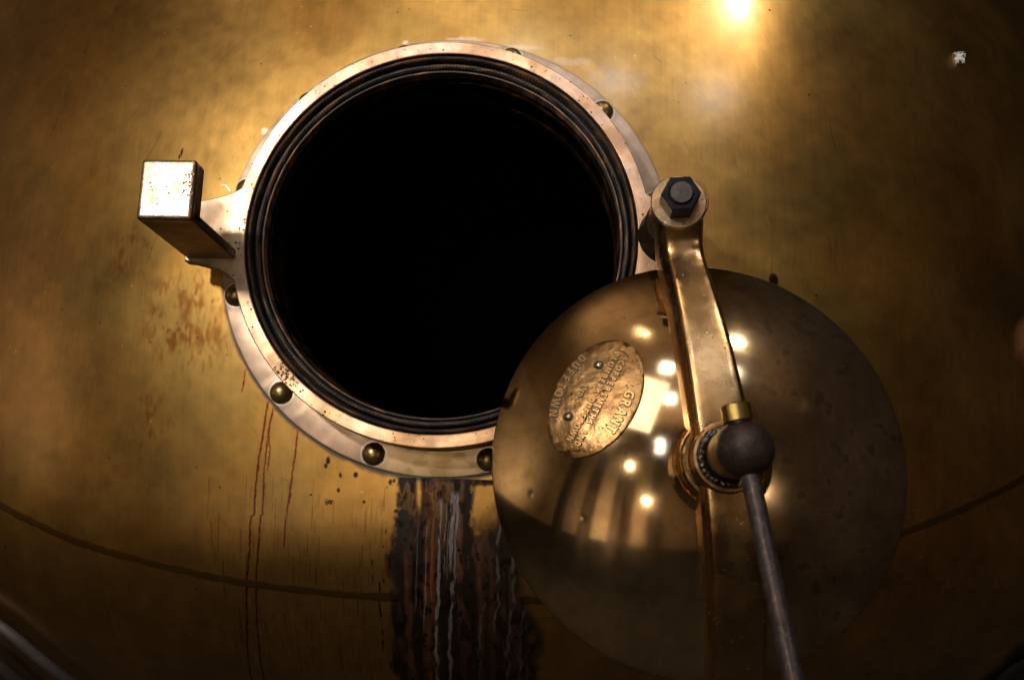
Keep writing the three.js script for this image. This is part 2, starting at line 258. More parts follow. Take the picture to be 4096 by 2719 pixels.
// dark crust of residue that ran down from the flange
{
  const x0 = -0.10, x1 = 0.20, y0 = -0.72, y1 = -0.285, W = 600, H = 900, d = new Uint8Array(W * H * 4), orm = new Uint8Array(W * H * 4), bm = new Uint8Array(W * H * 4);
  for (let j = 0; j < H; j++) for (let i = 0; i < W; i++) {
    const x = mix(x0, x1, (i + 0.5) / W), y = mix(y0, y1, (j + 0.5) / H), k = (j * W + i) * 4, q = sst(-0.3, -0.56, y);
    const wig = 0.007 * (fbm(x * 30, y * 14, 168, 3) - 0.5), xx = x + wig;
    const cw = fbm(xx * 120, y * 4, 170, 3) * 0.6 + fbm(x * 110, y * 60, 172, 3) * 0.4, edge = fbm(xx * 60, y * 9, 175, 3) * 0.55 + fbm(x * 170, y * 90, 176, 3) * 0.45;
    const lft = mix(-0.052, -0.060, q) + 0.034 * (fbm(x * 20, y * 22, 165, 4) - 0.5) + 0.030 * (edge - 0.5), rgt = mix(0.104, 0.135, q) + 0.045 * (fbm(x * 20 + 7, y * 18, 166, 4) - 0.5);
    let cov = sst(lft - 0.004, lft + 0.007, x) * sst(rgt + 0.006, rgt - 0.012, x) * sst(-0.2985, -0.3005, y);
    const clear = sst(0.045, 0.056, xx) * (1 - sst(0.076, 0.088, xx + 0.012 * (edge - 0.5))) * (1 - sst(-0.335, -0.395, y + 0.07 * (edge - 0.5))) * sst(-0.304, -0.310, y + 0.01 * (edge - 0.5));
    const gap = Math.exp(-Math.pow((xx + 0.019) / 0.0045, 2)) * (1 - sst(-0.325, -0.355, y));
    const holes = sst(0.58, 0.66, edge) * (0.5 + 0.4 * sst(0.02, 0.09, x)) * (1 - 0.6 * q);
    cov *= 1 - Math.min(1, clear + gap * 0.9 + holes * 0.75);
    const below = sst(-0.44, -0.47, y) * 0.55; cov = Math.max(cov * (1 - 0.25 * q), 0);
    // thin stray runs left of the crust
    for (const [sx, sa, sb] of [[-0.064, -0.36, -0.44], [-0.061, -0.34, -0.37], [-0.070, -0.43, -0.52], [-0.078, -0.40, -0.43]]) cov = Math.max(cov, sst(0.5, 0.7, vn(y * 160, sx * 900, 188)) * (1 - sst(0.0006, 0.0016, Math.abs(x - sx - 0.002 * (vn(y * 50, 2, 189) - 0.5)))) * sst(sa + 0.005, sa - 0.005, y) * sst(sb - 0.01, sb + 0.01, y));
    const t1 = sst(0.46, 0.60, cw), t2 = sst(0.62, 0.74, cw), red = sst(0.4, 0.6, fbm(x * 26, y * 8, 178, 2)), grey = Math.exp(-Math.pow((xx + 0.038) / 0.014, 2)) * (1 - sst(-0.375, -0.41, y + 0.05 * (edge - 0.5)));
    let R = mix(0.016, 0.052 + 0.03 * red, t1) + 0.05 * t2, G = mix(0.010, 0.026 + 0.006 * red, t1) + 0.028 * t2, B = mix(0.008, 0.019, t1) + 0.022 * t2, h = 0.25 + 0.5 * cw, ro = 0.55;
    R = mix(R * 0.8, 0.024, grey); G = mix(G * 0.8, 0.018, grey); B = mix(B * 0.8, 0.017, grey);
    const blk = sst(0.62, 0.70, fbm(x * 140, y * 90, 192, 3)) * 0.8; R *= 1 - blk; G *= 1 - blk; B *= 1 - blk;
    const wv = 0.003 * (vn(y * 20, 3, 180) - 0.5) + 0.0016 * (vn(y * 90, 4, 181) - 0.5) + 0.0008 * (vn(y * 260, 6, 182) - 0.5);
    const drift = -0.06 * Math.max(0, -y - 0.40);
    for (const [lx, lw, ya, yb, ls] of [[0.0085, 0.0028, -0.325, -0.74, 0.9], [0.0235, 0.0036, -0.314, -0.415, 0.85], [0.0290, 0.0026, -0.317, -0.43, 0.8], [0.0265, 0.0033, -0.428, -0.74, 0.65], [-0.008, 0.0012, -0.35, -0.50, 0.5], [0.0155, 0.0011, -0.33, -0.42, 0.8], [0.0190, 0.0009, -0.35, -0.43, 0.6], [-0.020, 0.0011, -0.36, -0.47, 0.35], [0.084, 0.0026, -0.335, -0.50, 0.35], [0.104, 0.0028, -0.38, -0.60, 0.3], [0.066, 0.002, -0.45, -0.62, 0.25], [0.120, 0.002, -0.45, -0.6, 0.25]]) {
      const qq = Math.abs(x - lx - drift - wv * (1 + lx * 20)) / (lw * (0.3 + 1.1 * fbm(y * 45, lx * 300, 185, 3)));
      const hole = sst(0.60, 0.70, fbm(x * 260, y * 60, 187, 2));
      const m = ls * (1 - sst(0.6, 1.05, qq)) * sst(ya + 0.005, ya - 0.005, y + 0.004 * edge) * sst(yb - 0.01, yb + 0.02, y) * (0.5 + 0.5 * vn(x * 400, y * 140, 186)) * (1 - 0.8 * hole);
      if (m > 0.02) { R = mix(R, 0.235, m); G = mix(G, 0.205, m); B = mix(B, 0.205, m); h += 0.7 * m; ro = mix(ro, 0.75, m); cov = Math.max(cov, m > 0.3 ? 0.9 : cov); }
    }
    const om = (1 - sst(0.0008, 0.0022, Math.abs(x + 0.0005 - drift - wv))) * sst(0.35, 0.6, vn(y * 30, 7, 187)) * 0.6; R = mix(R, 0.20, om); G = mix(G, 0.07, om); B = mix(B, 0.018, om);
    d[k] = s8(R); d[k + 1] = s8(G); d[k + 2] = s8(B); d[k + 3] = 255 * Math.min(1, Math.max(0, cov));
    orm[k] = 255; orm[k + 1] = 255 * ro; orm[k + 2] = 0; orm[k + 3] = 255; bm[k] = bm[k + 1] = bm[k + 2] = 255 * Math.min(1, h); bm[k + 3] = 255;
  }
  const mk = (a, c) => { const t = new THREE.DataTexture(a, W, H, THREE.RGBAFormat); if (c) t.colorSpace = THREE.SRGBColorSpace; t.magFilter = THREE.LinearFilter; t.minFilter = THREE.LinearMipmapLinearFilter; t.generateMipmaps = true; t.needsUpdate = true; return t; };
  const pos = [], nor = [], uv = [], idx = [], nx = 30, ny = 50;
  for (let j = 0; j <= ny; j++) for (let i = 0; i <= nx; i++) {
    const a = mix(x0, x1, i / nx), b = mix(y0, y1, j / ny), q = onShell(a, b, 0.0012), e = 0.004, n1 = onShell(a + e, b).sub(onShell(a - e, b)).cross(onShell(a, b + e).sub(onShell(a, b - e))).normalize();
    pos.push(q.x, q.y, q.z); nor.push(n1.x, n1.y, n1.z); uv.push(i / nx, j / ny);
    if (i < nx && j < ny) { const k = j * (nx + 1) + i; idx.push(k, k + 1, k + nx + 1, k + 1, k + nx + 2, k + nx + 1); }
  }
  const g = new THREE.BufferGeometry(); g.setAttribute('position', new THREE.Float32BufferAttribute(pos, 3)); g.setAttribute('normal', new THREE.Float32BufferAttribute(nor, 3)); g.setAttribute('uv', new THREE.Float32BufferAttribute(uv, 2)); g.setIndex(idx);
  part('dried_residue', g, phys({ map: mk(d, true), transparent: true, roughnessMap: mk(orm), roughness: 1, metalness: 0, bumpMap: mk(bm), bumpScale: 0.0004, specularIntensity: 0.3 }), still, RING, 'dark crusted run with pale streaks below the manway');
}

// dark soldered seam round the lower body
{
  const ctl = [[-0.95, -0.19], [-0.86, -0.245], [-0.74, -0.304], [-0.627, -0.352], [-0.494, -0.397], [-0.377, -0.422], [-0.235, -0.443], [-0.063, -0.452], [0.12, -0.450], [0.3, -0.433], [0.47, -0.398], [0.629, -0.349], [0.75, -0.305], [0.869, -0.256], [1.0, -0.19]];
  const cv = new THREE.CatmullRomCurve3(ctl.map(([a, b]) => V(a, b, 0)), false, 'centripetal'), n = 520, pos = [], uv = [], idx = [];
  for (let i = 0; i <= n; i++) {
    const p = cv.getPoint(i / n), t = cv.getTangent(i / n), w = 0.0046 + 0.0034 * (fbm(i * 0.35, 1, 210, 3) - 0.4), w2 = 0.0046 + 0.0034 * (fbm(i * 0.35, 5, 211, 3) - 0.4);
    const S = [[-w, 0.00015], [-w * 0.9, 0.0003], [0, 0.0003], [w2 * 0.9, 0.0003], [w2, 0.00015]];
    for (const [o, h] of S) { const q = onShell(p.x - t.y * o, p.y + t.x * o, h ); pos.push(q.x, q.y, q.z); uv.push(p.x, p.y + o); }
    if (i < n) for (let k = 0; k < 4; k++) { const a = i * 5 + k; idx.push(a, a + 5, a + 1, a + 5, a + 6, a + 1); }
  }
  const g = new THREE.BufferGeometry(); g.setAttribute('position', new THREE.Float32BufferAttribute(pos, 3)); g.setAttribute('uv', new THREE.Float32BufferAttribute(uv, 2)); g.setIndex(idx); g.computeVertexNormals();
  part('soldered_seam', g, phys({ color: C(0.27, 0.16, 0.055), roughness: 0.38, metalness: 1, bumpMap: bronzeBump, bumpScale: 0.0005 }), still, RING, 'dark soldered seam curving round the lower body');
}

// flange with its twelve rivets
const RIV = [...Array(12).keys()].map((k) => THREE.MathUtils.degToRad(13.8 + 30 * k));
{
  const W = 2048, H = 96;
  const deg = (u) => (u - 0.5) * 360;
  const map = tex(W, H, (u, v, o) => {
    const a = (u - 0.5) * 2 * Math.PI, r = mix(0.24, 0.30, v), x = r * Math.cos(a), y = r * Math.sin(a);
    const n = fbm(x * 20, y * 20, 301, 4), f = fbm(x * 70, y * 70, 305, 3);
    let R = mix(0.40, 0.62, n), G = mix(0.30, 0.45, n), B = mix(0.235, 0.345, n); const k = 0.82 + 0.55 * (f - 0.5); R *= k; G *= k; B *= k;
    for (const t of RIV) {
      const q = Math.hypot(x - 0.282 * Math.cos(t), y - 0.282 * Math.sin(t));
      const ring = Math.exp(-Math.pow((q - 0.0162) / 0.0011, 2)) * (0.5 + 0.5 * f), dk = (1 - sst(0.015, 0.027, q)) * 0.55 * (0.5 + f);
      R = mix(R, 0.22, dk); G = mix(G, 0.18, dk); B = mix(B, 0.14, dk);
      R = mix(R, 0.55, ring * 0.8); G = mix(G, 0.58, ring * 0.8); B = mix(B, 0.5, ring * 0.8);
    }
    // brown stains on the lowest part
    const low = sst(-0.245, -0.27, y), s1 = Math.exp(-Math.pow((x - 0.008) / 0.013, 2)) * (0.6 + 0.6 * n), s2 = sst(0.45, 0.7, fbm(x * 60, y * 110, 320, 3)) * sst(-0.05, -0.03, x);
    const st = low * Math.min(1, 1.3 * s1 + 0.8 * s2 + 0.8 * (1 - sst(0.266, 0.275, r)) * s2);
    R = mix(R, 0.13, st); G = mix(G, 0.075, st); B = mix(B, 0.035, st);
    const olive = low * sst(-0.09, -0.04, x) * 0.5; R = mix(R, 0.42, olive); G = mix(G, 0.31, olive); B = mix(B, 0.15, olive);
    const edge = sst(0.2955, 0.298, r) * 0.5 * (0.4 + f); R *= 1 - edge; G *= 1 - edge; B *= 1 - edge;
    o[0] = R; o[1] = G; o[2] = B;
  }, true);
  map.wrapS = THREE.RepeatWrapping;
  const rough = tex(W, H, (u, v, o) => { const a = (u - 0.5) * 2 * Math.PI, r = mix(0.24, 0.30, v), x = r * Math.cos(a), y = r * Math.sin(a); o[0] = 1; o[1] = 0.36 + 0.25 * (fbm(x * 30, y * 30, 331, 4) - 0.4); o[2] = 0.9; });
  rough.wrapS = THREE.RepeatWrapping;
  M.flange = phys({ map, roughnessMap: rough, roughness: 1, metalness: 0.92 });
  const g = lathe([[0.2495, -0.075], [0.2495, -0.056], [0.2965, -0.056], [0.2976, -0.0563], [0.298, -0.0574], [0.298, -0.074]], 192, 0.5);
  part('flange', uvPolar(g, 0.24, 0.30), M.flange, still, RING);
  const cap = []; for (let i = 0; i <= 10; i++) { const t = i / 10 * Math.PI / 2; cap.push([Math.max(1e-5, 0.0147 * Math.sin(t)), 0.0118 * Math.cos(t)]); } cap.push([0.0149, -0.003]);
  const rg = boxUV(lathe(cap.reverse(), 28, 0));
  for (const t of RIV) part('rivet', rg, M.rivet, still, RING.clone().multiply(new THREE.Matrix4().makeTranslation(0.282 * Math.cos(t), 0.282 * Math.sin(t), -0.0555).multiply(new THREE.Matrix4().makeRotationZ(t * 3))));
}

// the mouth ring with its two lugs
{
  const sh = new THREE.Shape(), R = 0.267;
  const arc = (a0, a1) => { const n = 90; for (let i = 1; i <= n; i++) { const a = mix(a0, a1, i / n); sh.lineTo(R * Math.cos(a), R * Math.sin(a)); } };
  const A = THREE.MathUtils.degToRad(13.5), B = THREE.MathUtils.degToRad(13.5);
  sh.moveTo(R * Math.cos(A), R * Math.sin(A));
  arc(A, Math.PI - B);
  sh.bezierCurveTo(-0.272, 0.0535, -0.286, 0.0495, -0.312, 0.0440); sh.lineTo(-0.3265, 0.042); sh.lineTo(-0.3265, -0.0365); sh.lineTo(-0.317, -0.0375);
  sh.bezierCurveTo(-0.290, -0.0425, -0.272, -0.0490, R * Math.cos(Math.PI + B), R * Math.sin(Math.PI + B));
  arc(Math.PI + B, 2 * Math.PI - A);
  sh.bezierCurveTo(0.272, -0.0535, 0.286, -0.0490, 0.305, -0.0400); sh.lineTo(0.318, -0.03); sh.lineTo(0.318, 0.03); sh.lineTo(0.305, 0.040);
  sh.bezierCurveTo(0.290, 0.0445, 0.272, 0.0510, R * Math.cos(A), R * Math.sin(A));
  const hole = new THREE.Path(); hole.absarc(0, 0, 0.2502, 0, Math.PI * 2, true); sh.holes.push(hole);
  let g = new THREE.ExtrudeGeometry(sh, { depth: 0.018, bevelEnabled: true, bevelSize: 0.0014, bevelThickness: 0.0014, bevelOffset: -0.0014, bevelSegments: 2, curveSegments: 180 });
  g.translate(0, 0, -0.0194);
  const n2 = lathe([[0.2655, -0.018], [0.2655, -0.060]], 160, 0.5);
  g = merge([g, n2]);
  { const p = g.attributes.position, uv = g.attributes.uv; for (let i = 0; i < p.count; i++) { const z = p.getZ(i) * 0.6; const l = Math.hypot(p.getX(i), p.getY(i)); uv.setXY(i, p.getX(i) * (1 + z / l) / 0.72 + 0.5, p.getY(i) * (1 + z / l) / 0.72 + 0.5); } }
  const T = 1400, rn = rng(9), marks = [];
  for (let i = 0; i < 150; i++) { const a = rn() * 6.283, r = mix(0.25, 0.268, rn()); marks.push([r * Math.cos(a), r * Math.sin(a), 0.0006 + 0.0014 * rn() * rn()]); }
  for (let i = 0; i < 60; i++) { const a = -2.36 + 0.09 * (rn() + rn() - 1), r = mix(0.252, 0.266, rn()); marks.push([r * Math.cos(a), r * Math.sin(a), 0.0007 + 0.0018 * rn() * rn()]); }
  for (const [x, y, s] of [[-0.271, -0.014, 0.0022], [-0.262, -0.012, 0.002], [-0.283, 0.006, 0.0012], [-0.258, -0.02, 0.002], [-0.276, 0.03, 0.001]]) marks.push([x, y, s]);
  const mk = new Float32Array(T * T);
  for (const [x, y, s] of marks) { const cx = (x / 0.72 + 0.5) * T, cy = (y / 0.72 + 0.5) * T, q = Math.ceil(s / 0.72 * T) + 1; for (let j = -q; j <= q; j++) for (let i = -q; i <= q; i++) { const X = Math.round(cx + i), Y = Math.round(cy + j); if (X < 0 || Y < 0 || X >= T || Y >= T) continue; const d = Math.hypot(X - cx, Y - cy) / (s / 0.72 * T); mk[Y * T + X] = Math.max(mk[Y * T + X], 1 - sst(0.5, 1.1, d)); } }
  const at = (u, v) => mk[Math.min(T - 1, v * T | 0) * T + Math.min(T - 1, u * T | 0)];
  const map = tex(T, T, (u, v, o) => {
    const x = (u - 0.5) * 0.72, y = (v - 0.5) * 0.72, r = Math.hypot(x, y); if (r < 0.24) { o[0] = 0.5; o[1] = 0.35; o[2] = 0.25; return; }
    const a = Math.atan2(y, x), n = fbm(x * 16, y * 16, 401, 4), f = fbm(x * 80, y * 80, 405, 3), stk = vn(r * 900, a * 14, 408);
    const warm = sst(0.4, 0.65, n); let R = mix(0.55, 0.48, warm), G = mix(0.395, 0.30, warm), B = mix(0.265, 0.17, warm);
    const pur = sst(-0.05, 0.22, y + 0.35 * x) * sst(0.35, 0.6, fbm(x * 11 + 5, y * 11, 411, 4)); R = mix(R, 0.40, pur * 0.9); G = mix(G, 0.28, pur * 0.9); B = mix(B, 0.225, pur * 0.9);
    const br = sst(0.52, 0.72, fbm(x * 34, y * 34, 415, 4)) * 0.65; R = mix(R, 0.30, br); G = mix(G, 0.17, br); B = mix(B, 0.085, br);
    const pl = Math.max(sst(-0.29, -0.255, x) * (1 - sst(-0.262, -0.250, x)) * sst(0.05, 0.02, Math.abs(y)) * sst(0.35, 0.55, f) * 0.7, (1 - sst(-0.275, -0.262, x - 0.010 + 0.012 * (n - 0.4) + 0.25 * (y - 0.02))) * 0.72); R = mix(R, 0.16, pl); G = mix(G, 0.13, pl); B = mix(B, 0.10, pl);  // tarnish on the lug plate, with shade beside the latch block painted in
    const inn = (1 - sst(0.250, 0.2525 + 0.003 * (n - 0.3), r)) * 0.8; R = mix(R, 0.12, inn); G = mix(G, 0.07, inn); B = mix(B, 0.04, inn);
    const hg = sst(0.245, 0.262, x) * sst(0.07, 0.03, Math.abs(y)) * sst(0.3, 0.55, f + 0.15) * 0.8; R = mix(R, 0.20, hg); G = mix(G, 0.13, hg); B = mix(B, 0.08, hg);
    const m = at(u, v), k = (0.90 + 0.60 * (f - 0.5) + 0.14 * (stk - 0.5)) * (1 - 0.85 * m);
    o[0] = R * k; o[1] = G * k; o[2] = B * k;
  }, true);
  const orm = tex(T / 2, T / 2, (u, v, o) => { const x = (u - 0.5) * 0.72, y = (v - 0.5) * 0.72; o[0] = 1; o[1] = 0.47 + 0.36 * (fbm(x * 30, y * 30, 421, 4) - 0.4) + 0.3 * at(u, v); o[2] = 0.97 - 0.5 * at(u, v); });
  const bmp = tex(T, T, (u, v, o) => { const x = (u - 0.5) * 0.72, y = (v - 0.5) * 0.72; o[0] = o[1] = o[2] = 0.6 + 0.5 * (fbm(x * 90, y * 90, 431, 3) - 0.5) - 0.5 * at(u, v); });
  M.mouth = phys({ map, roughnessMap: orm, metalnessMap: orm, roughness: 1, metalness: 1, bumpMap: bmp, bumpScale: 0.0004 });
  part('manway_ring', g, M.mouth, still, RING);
}

// seals and neck inside the mouth
{
  const rope = tex(64, 64, (u, v, o) => { const s = 0.5 + 0.5 * Math.sin((u * 1 + v * 1.2) * 6.283); o[0] = o[1] = o[2] = s * (0.6 + 0.4 * vn(u * 8, v * 8, 501, 8, 8)); }); rope.wrapS = rope.wrapT = THREE.RepeatWrapping;
  const dirt = tex(1024, 64, (u, v, o) => { const a = u * 6.283, x = Math.cos(a) * 12, y = Math.sin(a) * 12; const n = fbm(x * 1.3 + v * 9, y * 1.3 + v * 7, 511, 5), k = vn(u * 700, v * 6, 512, 700); const s = 0.7 * sst(0.42, 0.8, n); o[0] = mix(0.022, 0.15, s) + 0.05 * sst(0.7, 0.95, k) * s; o[1] = mix(0.020, 0.085, s) + 0.03 * sst(0.7, 0.95, k) * s; o[2] = mix(0.020, 0.05, s); }, true); dirt.wrapS = THREE.RepeatWrapping;
  const m = (col, rough, metal, sp = 0.35) => phys({ map: dirt, color: col, roughness: rough, metalness: metal, specularIntensity: sp, bumpMap: rope, bumpScale: 0.0004 });
  const ring = (name, pts, mat, label) => { const g = uvPolar(lathe(pts, 200, 0.6), 0.222, 0.2505); part(name, g, mat, still, RING, label); };
  rope.repeat.set(330, 6);
  const bead = (rc, zc, a, b, n = 8) => { const o = []; for (let i = 0; i <= n; i++) { const t = mix(-0.15, Math.PI + 0.15, i / n); o.push([rc + a * Math.cos(t), zc + b * Math.sin(t)]); } return o; };
  ring('seal_seat', [[0.2500, -0.004], [0.2492, -0.010], [0.2488, -0.016], ...bead(0.2458, -0.0062, 0.0025, 0.0042), [0.2430, -0.016]], m(C(0.9, 0.75, 0.65), 0.6, 0.1));
  ring('seal_groove', [[0.2434, -0.012], [0.2425, -0.0165], [0.2405, -0.017], [0.2396, -0.013]], m(C(0.12, 0.12, 0.12), 0.8, 0.0));
  ring('rope_seal', bead(0.2366, -0.0130, 0.0036, 0.0065, 12), m(C(0.55, 0.57, 0.6), 0.4, 0.0), 'black twisted rope seal inside the manway ring');
  ring('seal_groove', [[0.2334, -0.013], [0.2326, -0.018], [0.2312, -0.0175]], m(C(0.12, 0.12, 0.12), 0.8, 0.0));
  const lip = uvPolar(lathe([[0.2316, -0.018], [0.2312, -0.0112], [0.2300, -0.0104], [0.2290, -0.0110], [0.2286, -0.020], [0.2286, -0.030]], 200, 0.4), 0.222, 0.2505);
  part('neck_lip', lip, phys({ map: dirt, color: C(1.9, 1.6, 1.5), roughness: 0.6, metalness: 0.2, bumpMap: rope, bumpScale: 0.0003 }), still, RING, 'thin worn bronze lip of the neck');
  const neck = uvPolar(lathe([[0.2286, -0.028], [0.2275, -0.034], [0.2250, -0.036], [0.2246, -0.052], [0.2262, -0.056], [0.2262, -0.085], [0.2240, -0.088], [0.2236, -0.104], [0.2270, -0.11]], 200, 0.5), 0.222, 0.2505);
  part('neck', neck, m(C(0.16, 0.11, 0.08), 0.9, 0.0, 0.02), still, RING);
}

// square latch post on the left lug
{
    const q = new THREE.Matrix4().makeTranslation(-0.2930, 0.0030, 0.0685);
  const pit = [], rn = rng(61); for (let i = 0; i < 64; i++) pit.push(i < 26 ? [0.80 + 0.16 * rn(), 0.38 + 0.42 * rn(), 0.010 + 0.018 * rn()] : [rn(), rn(), 0.007 + 0.018 * rn() * rn()]);
  const pm = (u, v) => { let m = 0; for (const [a, b, r] of pit) m = Math.max(m, 1 - sst(0.5, 1.2, Math.hypot(u - a, v - b) / r + 0.5 * vn(u * 80, v * 80, 62))); return m; };
  const wear = (u, v) => fbm(u * 7, v * 7, 64, 4);
  const fm = tex(320, 320, (u, v, o) => { const m = pm(u, v), w = sst(0.45, 0.7, wear(u, v)), e = sst(0.06, 0.0, Math.min(u, v, 1 - u, 1 - v)) * 0.5, k = (0.95 + 0.25 * (fbm(u * 30, v * 30, 66, 3) - 0.5)) * (1 - 0.38 * m) * (1 - e); o[0] = mix(0.50, 0.36, w) * k; o[1] = mix(0.405, 0.26, w) * k; o[2] = mix(0.31, 0.16, w) * k; }, true);
  const fr = tex(320, 320, (u, v, o) => { o[0] = 1; o[1] = 0.36 + 0.3 * (wear(u, v) - 0.4) + 0.4 * pm(u, v); o[2] = 1; });
  const fb = tex(320, 320, (u, v, o) => { o[0] = o[1] = o[2] = 0.6 - 0.5 * pm(u, v) + 0.5 * (fbm(u * 14, v * 14, 68, 4) - 0.5); });
  for (const t of [fm, fr, fb]) { t.wrapS = t.wrapT = THREE.RepeatWrapping; t.repeat.set(1 / 0.066, 1 / 0.074); t.offset.set(0.5, 0.5); }
  M.postFace = phys({ map: fm, roughnessMap: fr, metalness: 1, roughness: 1, bumpMap: fb, bumpScale: 0.0012 });
  const dkm = phys({ map: bronzeMap, color: C(0.26, 0.20, 0.15), roughnessMap: bronzeORM, metalness: 0.9, roughness: 1.1, bumpMap: bronzeBump, bumpScale: 0.0008 });
  const blk = new RoundedBoxGeometry(0.0640, 0.0715, 0.030, 4, 0.0038); blk.translate(0, 0, 0.0785);
  const bar = new RoundedBoxGeometry(0.0640, 0.0135, 0.165, 4, 0.0028); bar.translate(0, -0.0290, 0.0085);
  const fil = new THREE.Shape(); fil.moveTo(0.066, -0.024); fil.lineTo(0.066, -0.002); fil.quadraticCurveTo(0.064, -0.021, 0.045, -0.024); fil.closePath();
  const fg = new THREE.ExtrudeGeometry(fil, { depth: 0.056, bevelEnabled: false }); fg.translate(0, 0, -0.028); fg.applyMatrix4(new THREE.Matrix4().set(0, 0, 1, 0, 0, 1, 0, 0, 1, 0, 0, 0, 0, 0, 0, 1));
  const post = part('latch_post', boxUV(merge([blk, bar, fg])), dkm, still, RING.clone().multiply(q), 'square bronze latch block on a bracket at the left of the ring');
  part('post_face', boxUV(new RoundedBoxGeometry(0.0644, 0.0719, 0.0135, 5, 0.0058)), M.postFace, post, RING.clone().multiply(new THREE.Matrix4().makeTranslation(-0.2930, 0.0030, 0.1563)), 'bright worn end face of the post');
}

// hinge boss, washer, nut and bolt on the right lug
{
  const at = (z) => RING.clone().multiply(new THREE.Matrix4().makeTranslation(0.2879, 0.0074, z));
  part('hinge_boss', boxUV(lathe([[0.041, -0.03], [0.0400, -0.004], [0.036, 0.004], [0.0335, 0.012], [0.0325, 0.052], [0.031, 0.054], [0.012, 0.054]], 64)), M.grime, still, at(0), 'blackened hinge boss on the right lug');
  part('washer', boxUV(lathe([[0.0125, 0.1245], [0.0305, 0.1245], [0.0315, 0.1253], [0.0315, 0.1290], [0.0305, 0.1300], [0.0125, 0.1300]], 72, 0.4)), M.bronze, still, at(0));
  const hex = new THREE.Shape(); for (let i = 0; i < 6; i++) { const a = i * Math.PI / 3 + 0.06; hex[i ? 'lineTo' : 'moveTo'](0.0222 * Math.cos(a), 0.0222 * Math.sin(a)); } hex.closePath();
  const hl = new THREE.Path(); hl.absarc(0, 0, 0.0128, 0, 6.2832, true); hex.holes.push(hl);
  const ng = boxUV(new THREE.ExtrudeGeometry(hex, { depth: 0.0265, bevelEnabled: true, bevelSize: 0.0022, bevelThickness: 0.0016, bevelOffset: -0.0022, bevelSegments: 3, curveSegments: 24 })); ng.translate(0, 0, 0.1318);
  part('hinge_nut', ng, M.nut, still, at(0), 'blue black hexagonal nut on the hinge');
  part('hinge_bolt', boxUV(lathe([[0.0126, 0.05], [0.0126, 0.1628], [0.0119, 0.1640], [0.0005, 0.1646]], 48, 0.5)), M.boltEnd, still, at(0));
}

// edge of a second fitting at the right border of the view
{
  const c = onShell(0.897, -0.062), e = 0.01, nrm = onShell(0.897 + e, -0.062).sub(onShell(0.897 - e, -0.062)).cross(onShell(0.897, -0.062 + e).sub(onShell(0.897, -0.062 - e))).normalize();
  const q = new THREE.Matrix4().makeRotationFromQuaternion(new THREE.Quaternion().setFromUnitVectors(V(0, 0, 1), nrm)).setPosition(c);
  part('port_ring', boxUV(lathe([[0.060, -0.004], [0.060, 0.006], [0.0585, 0.0075], [0.050, 0.0075], [0.048, 0.005], [0.046, 0.003], [0.044, 0.012], [0.030, 0.018], [0.0005, 0.020]], 72, 0.5)), phys({ map: bronzeMap, color: C(0.15, 0.10, 0.08), roughness: 0.5, metalness: 0.6, bumpMap: bronzeBump, bumpScale: 0.001 }), still, RING.clone().multiply(q), 'dark round fitting cut off by the right edge');
}

// ───────────────────────── the swung-open lid ─────────────────────────
const LX = V(0.99161, 0.10968, -0.06840), LY = V(-0.11285, 0.99262, -0.04437), LZ = V(0.06303, 0.05172, 0.99667);
const LID = RING.clone().multiply(new THREE.Matrix4().makeBasis(LX.normalize(), LY.normalize(), LZ.normalize()).setPosition(0.32028, -0.28206, 0.05287));
const lid = thing('manway_lid', 'domed bronze manway lid hanging open on its swing arm with an oval name plate', 'hatch lid', V(0, 0, 0).applyMatrix4(LID));
const RA = 0.238, HD = 0.09, SD = (RA * RA + HD * HD) / (2 * HD);
const HX = 0.0040, HY = -0.0105;                          // the hub's place on the dome
const capZ = (r) => Math.sqrt(Math.max(0, SD * SD - r * r)) - (SD - HD);
const domeAt = (x, y, h = 0) => { const r2 = x * x + y * y, z = Math.sqrt(SD * SD - r2), k = (SD + h) / SD; return V(x * k, y * k, z * k - (SD - HD)); };
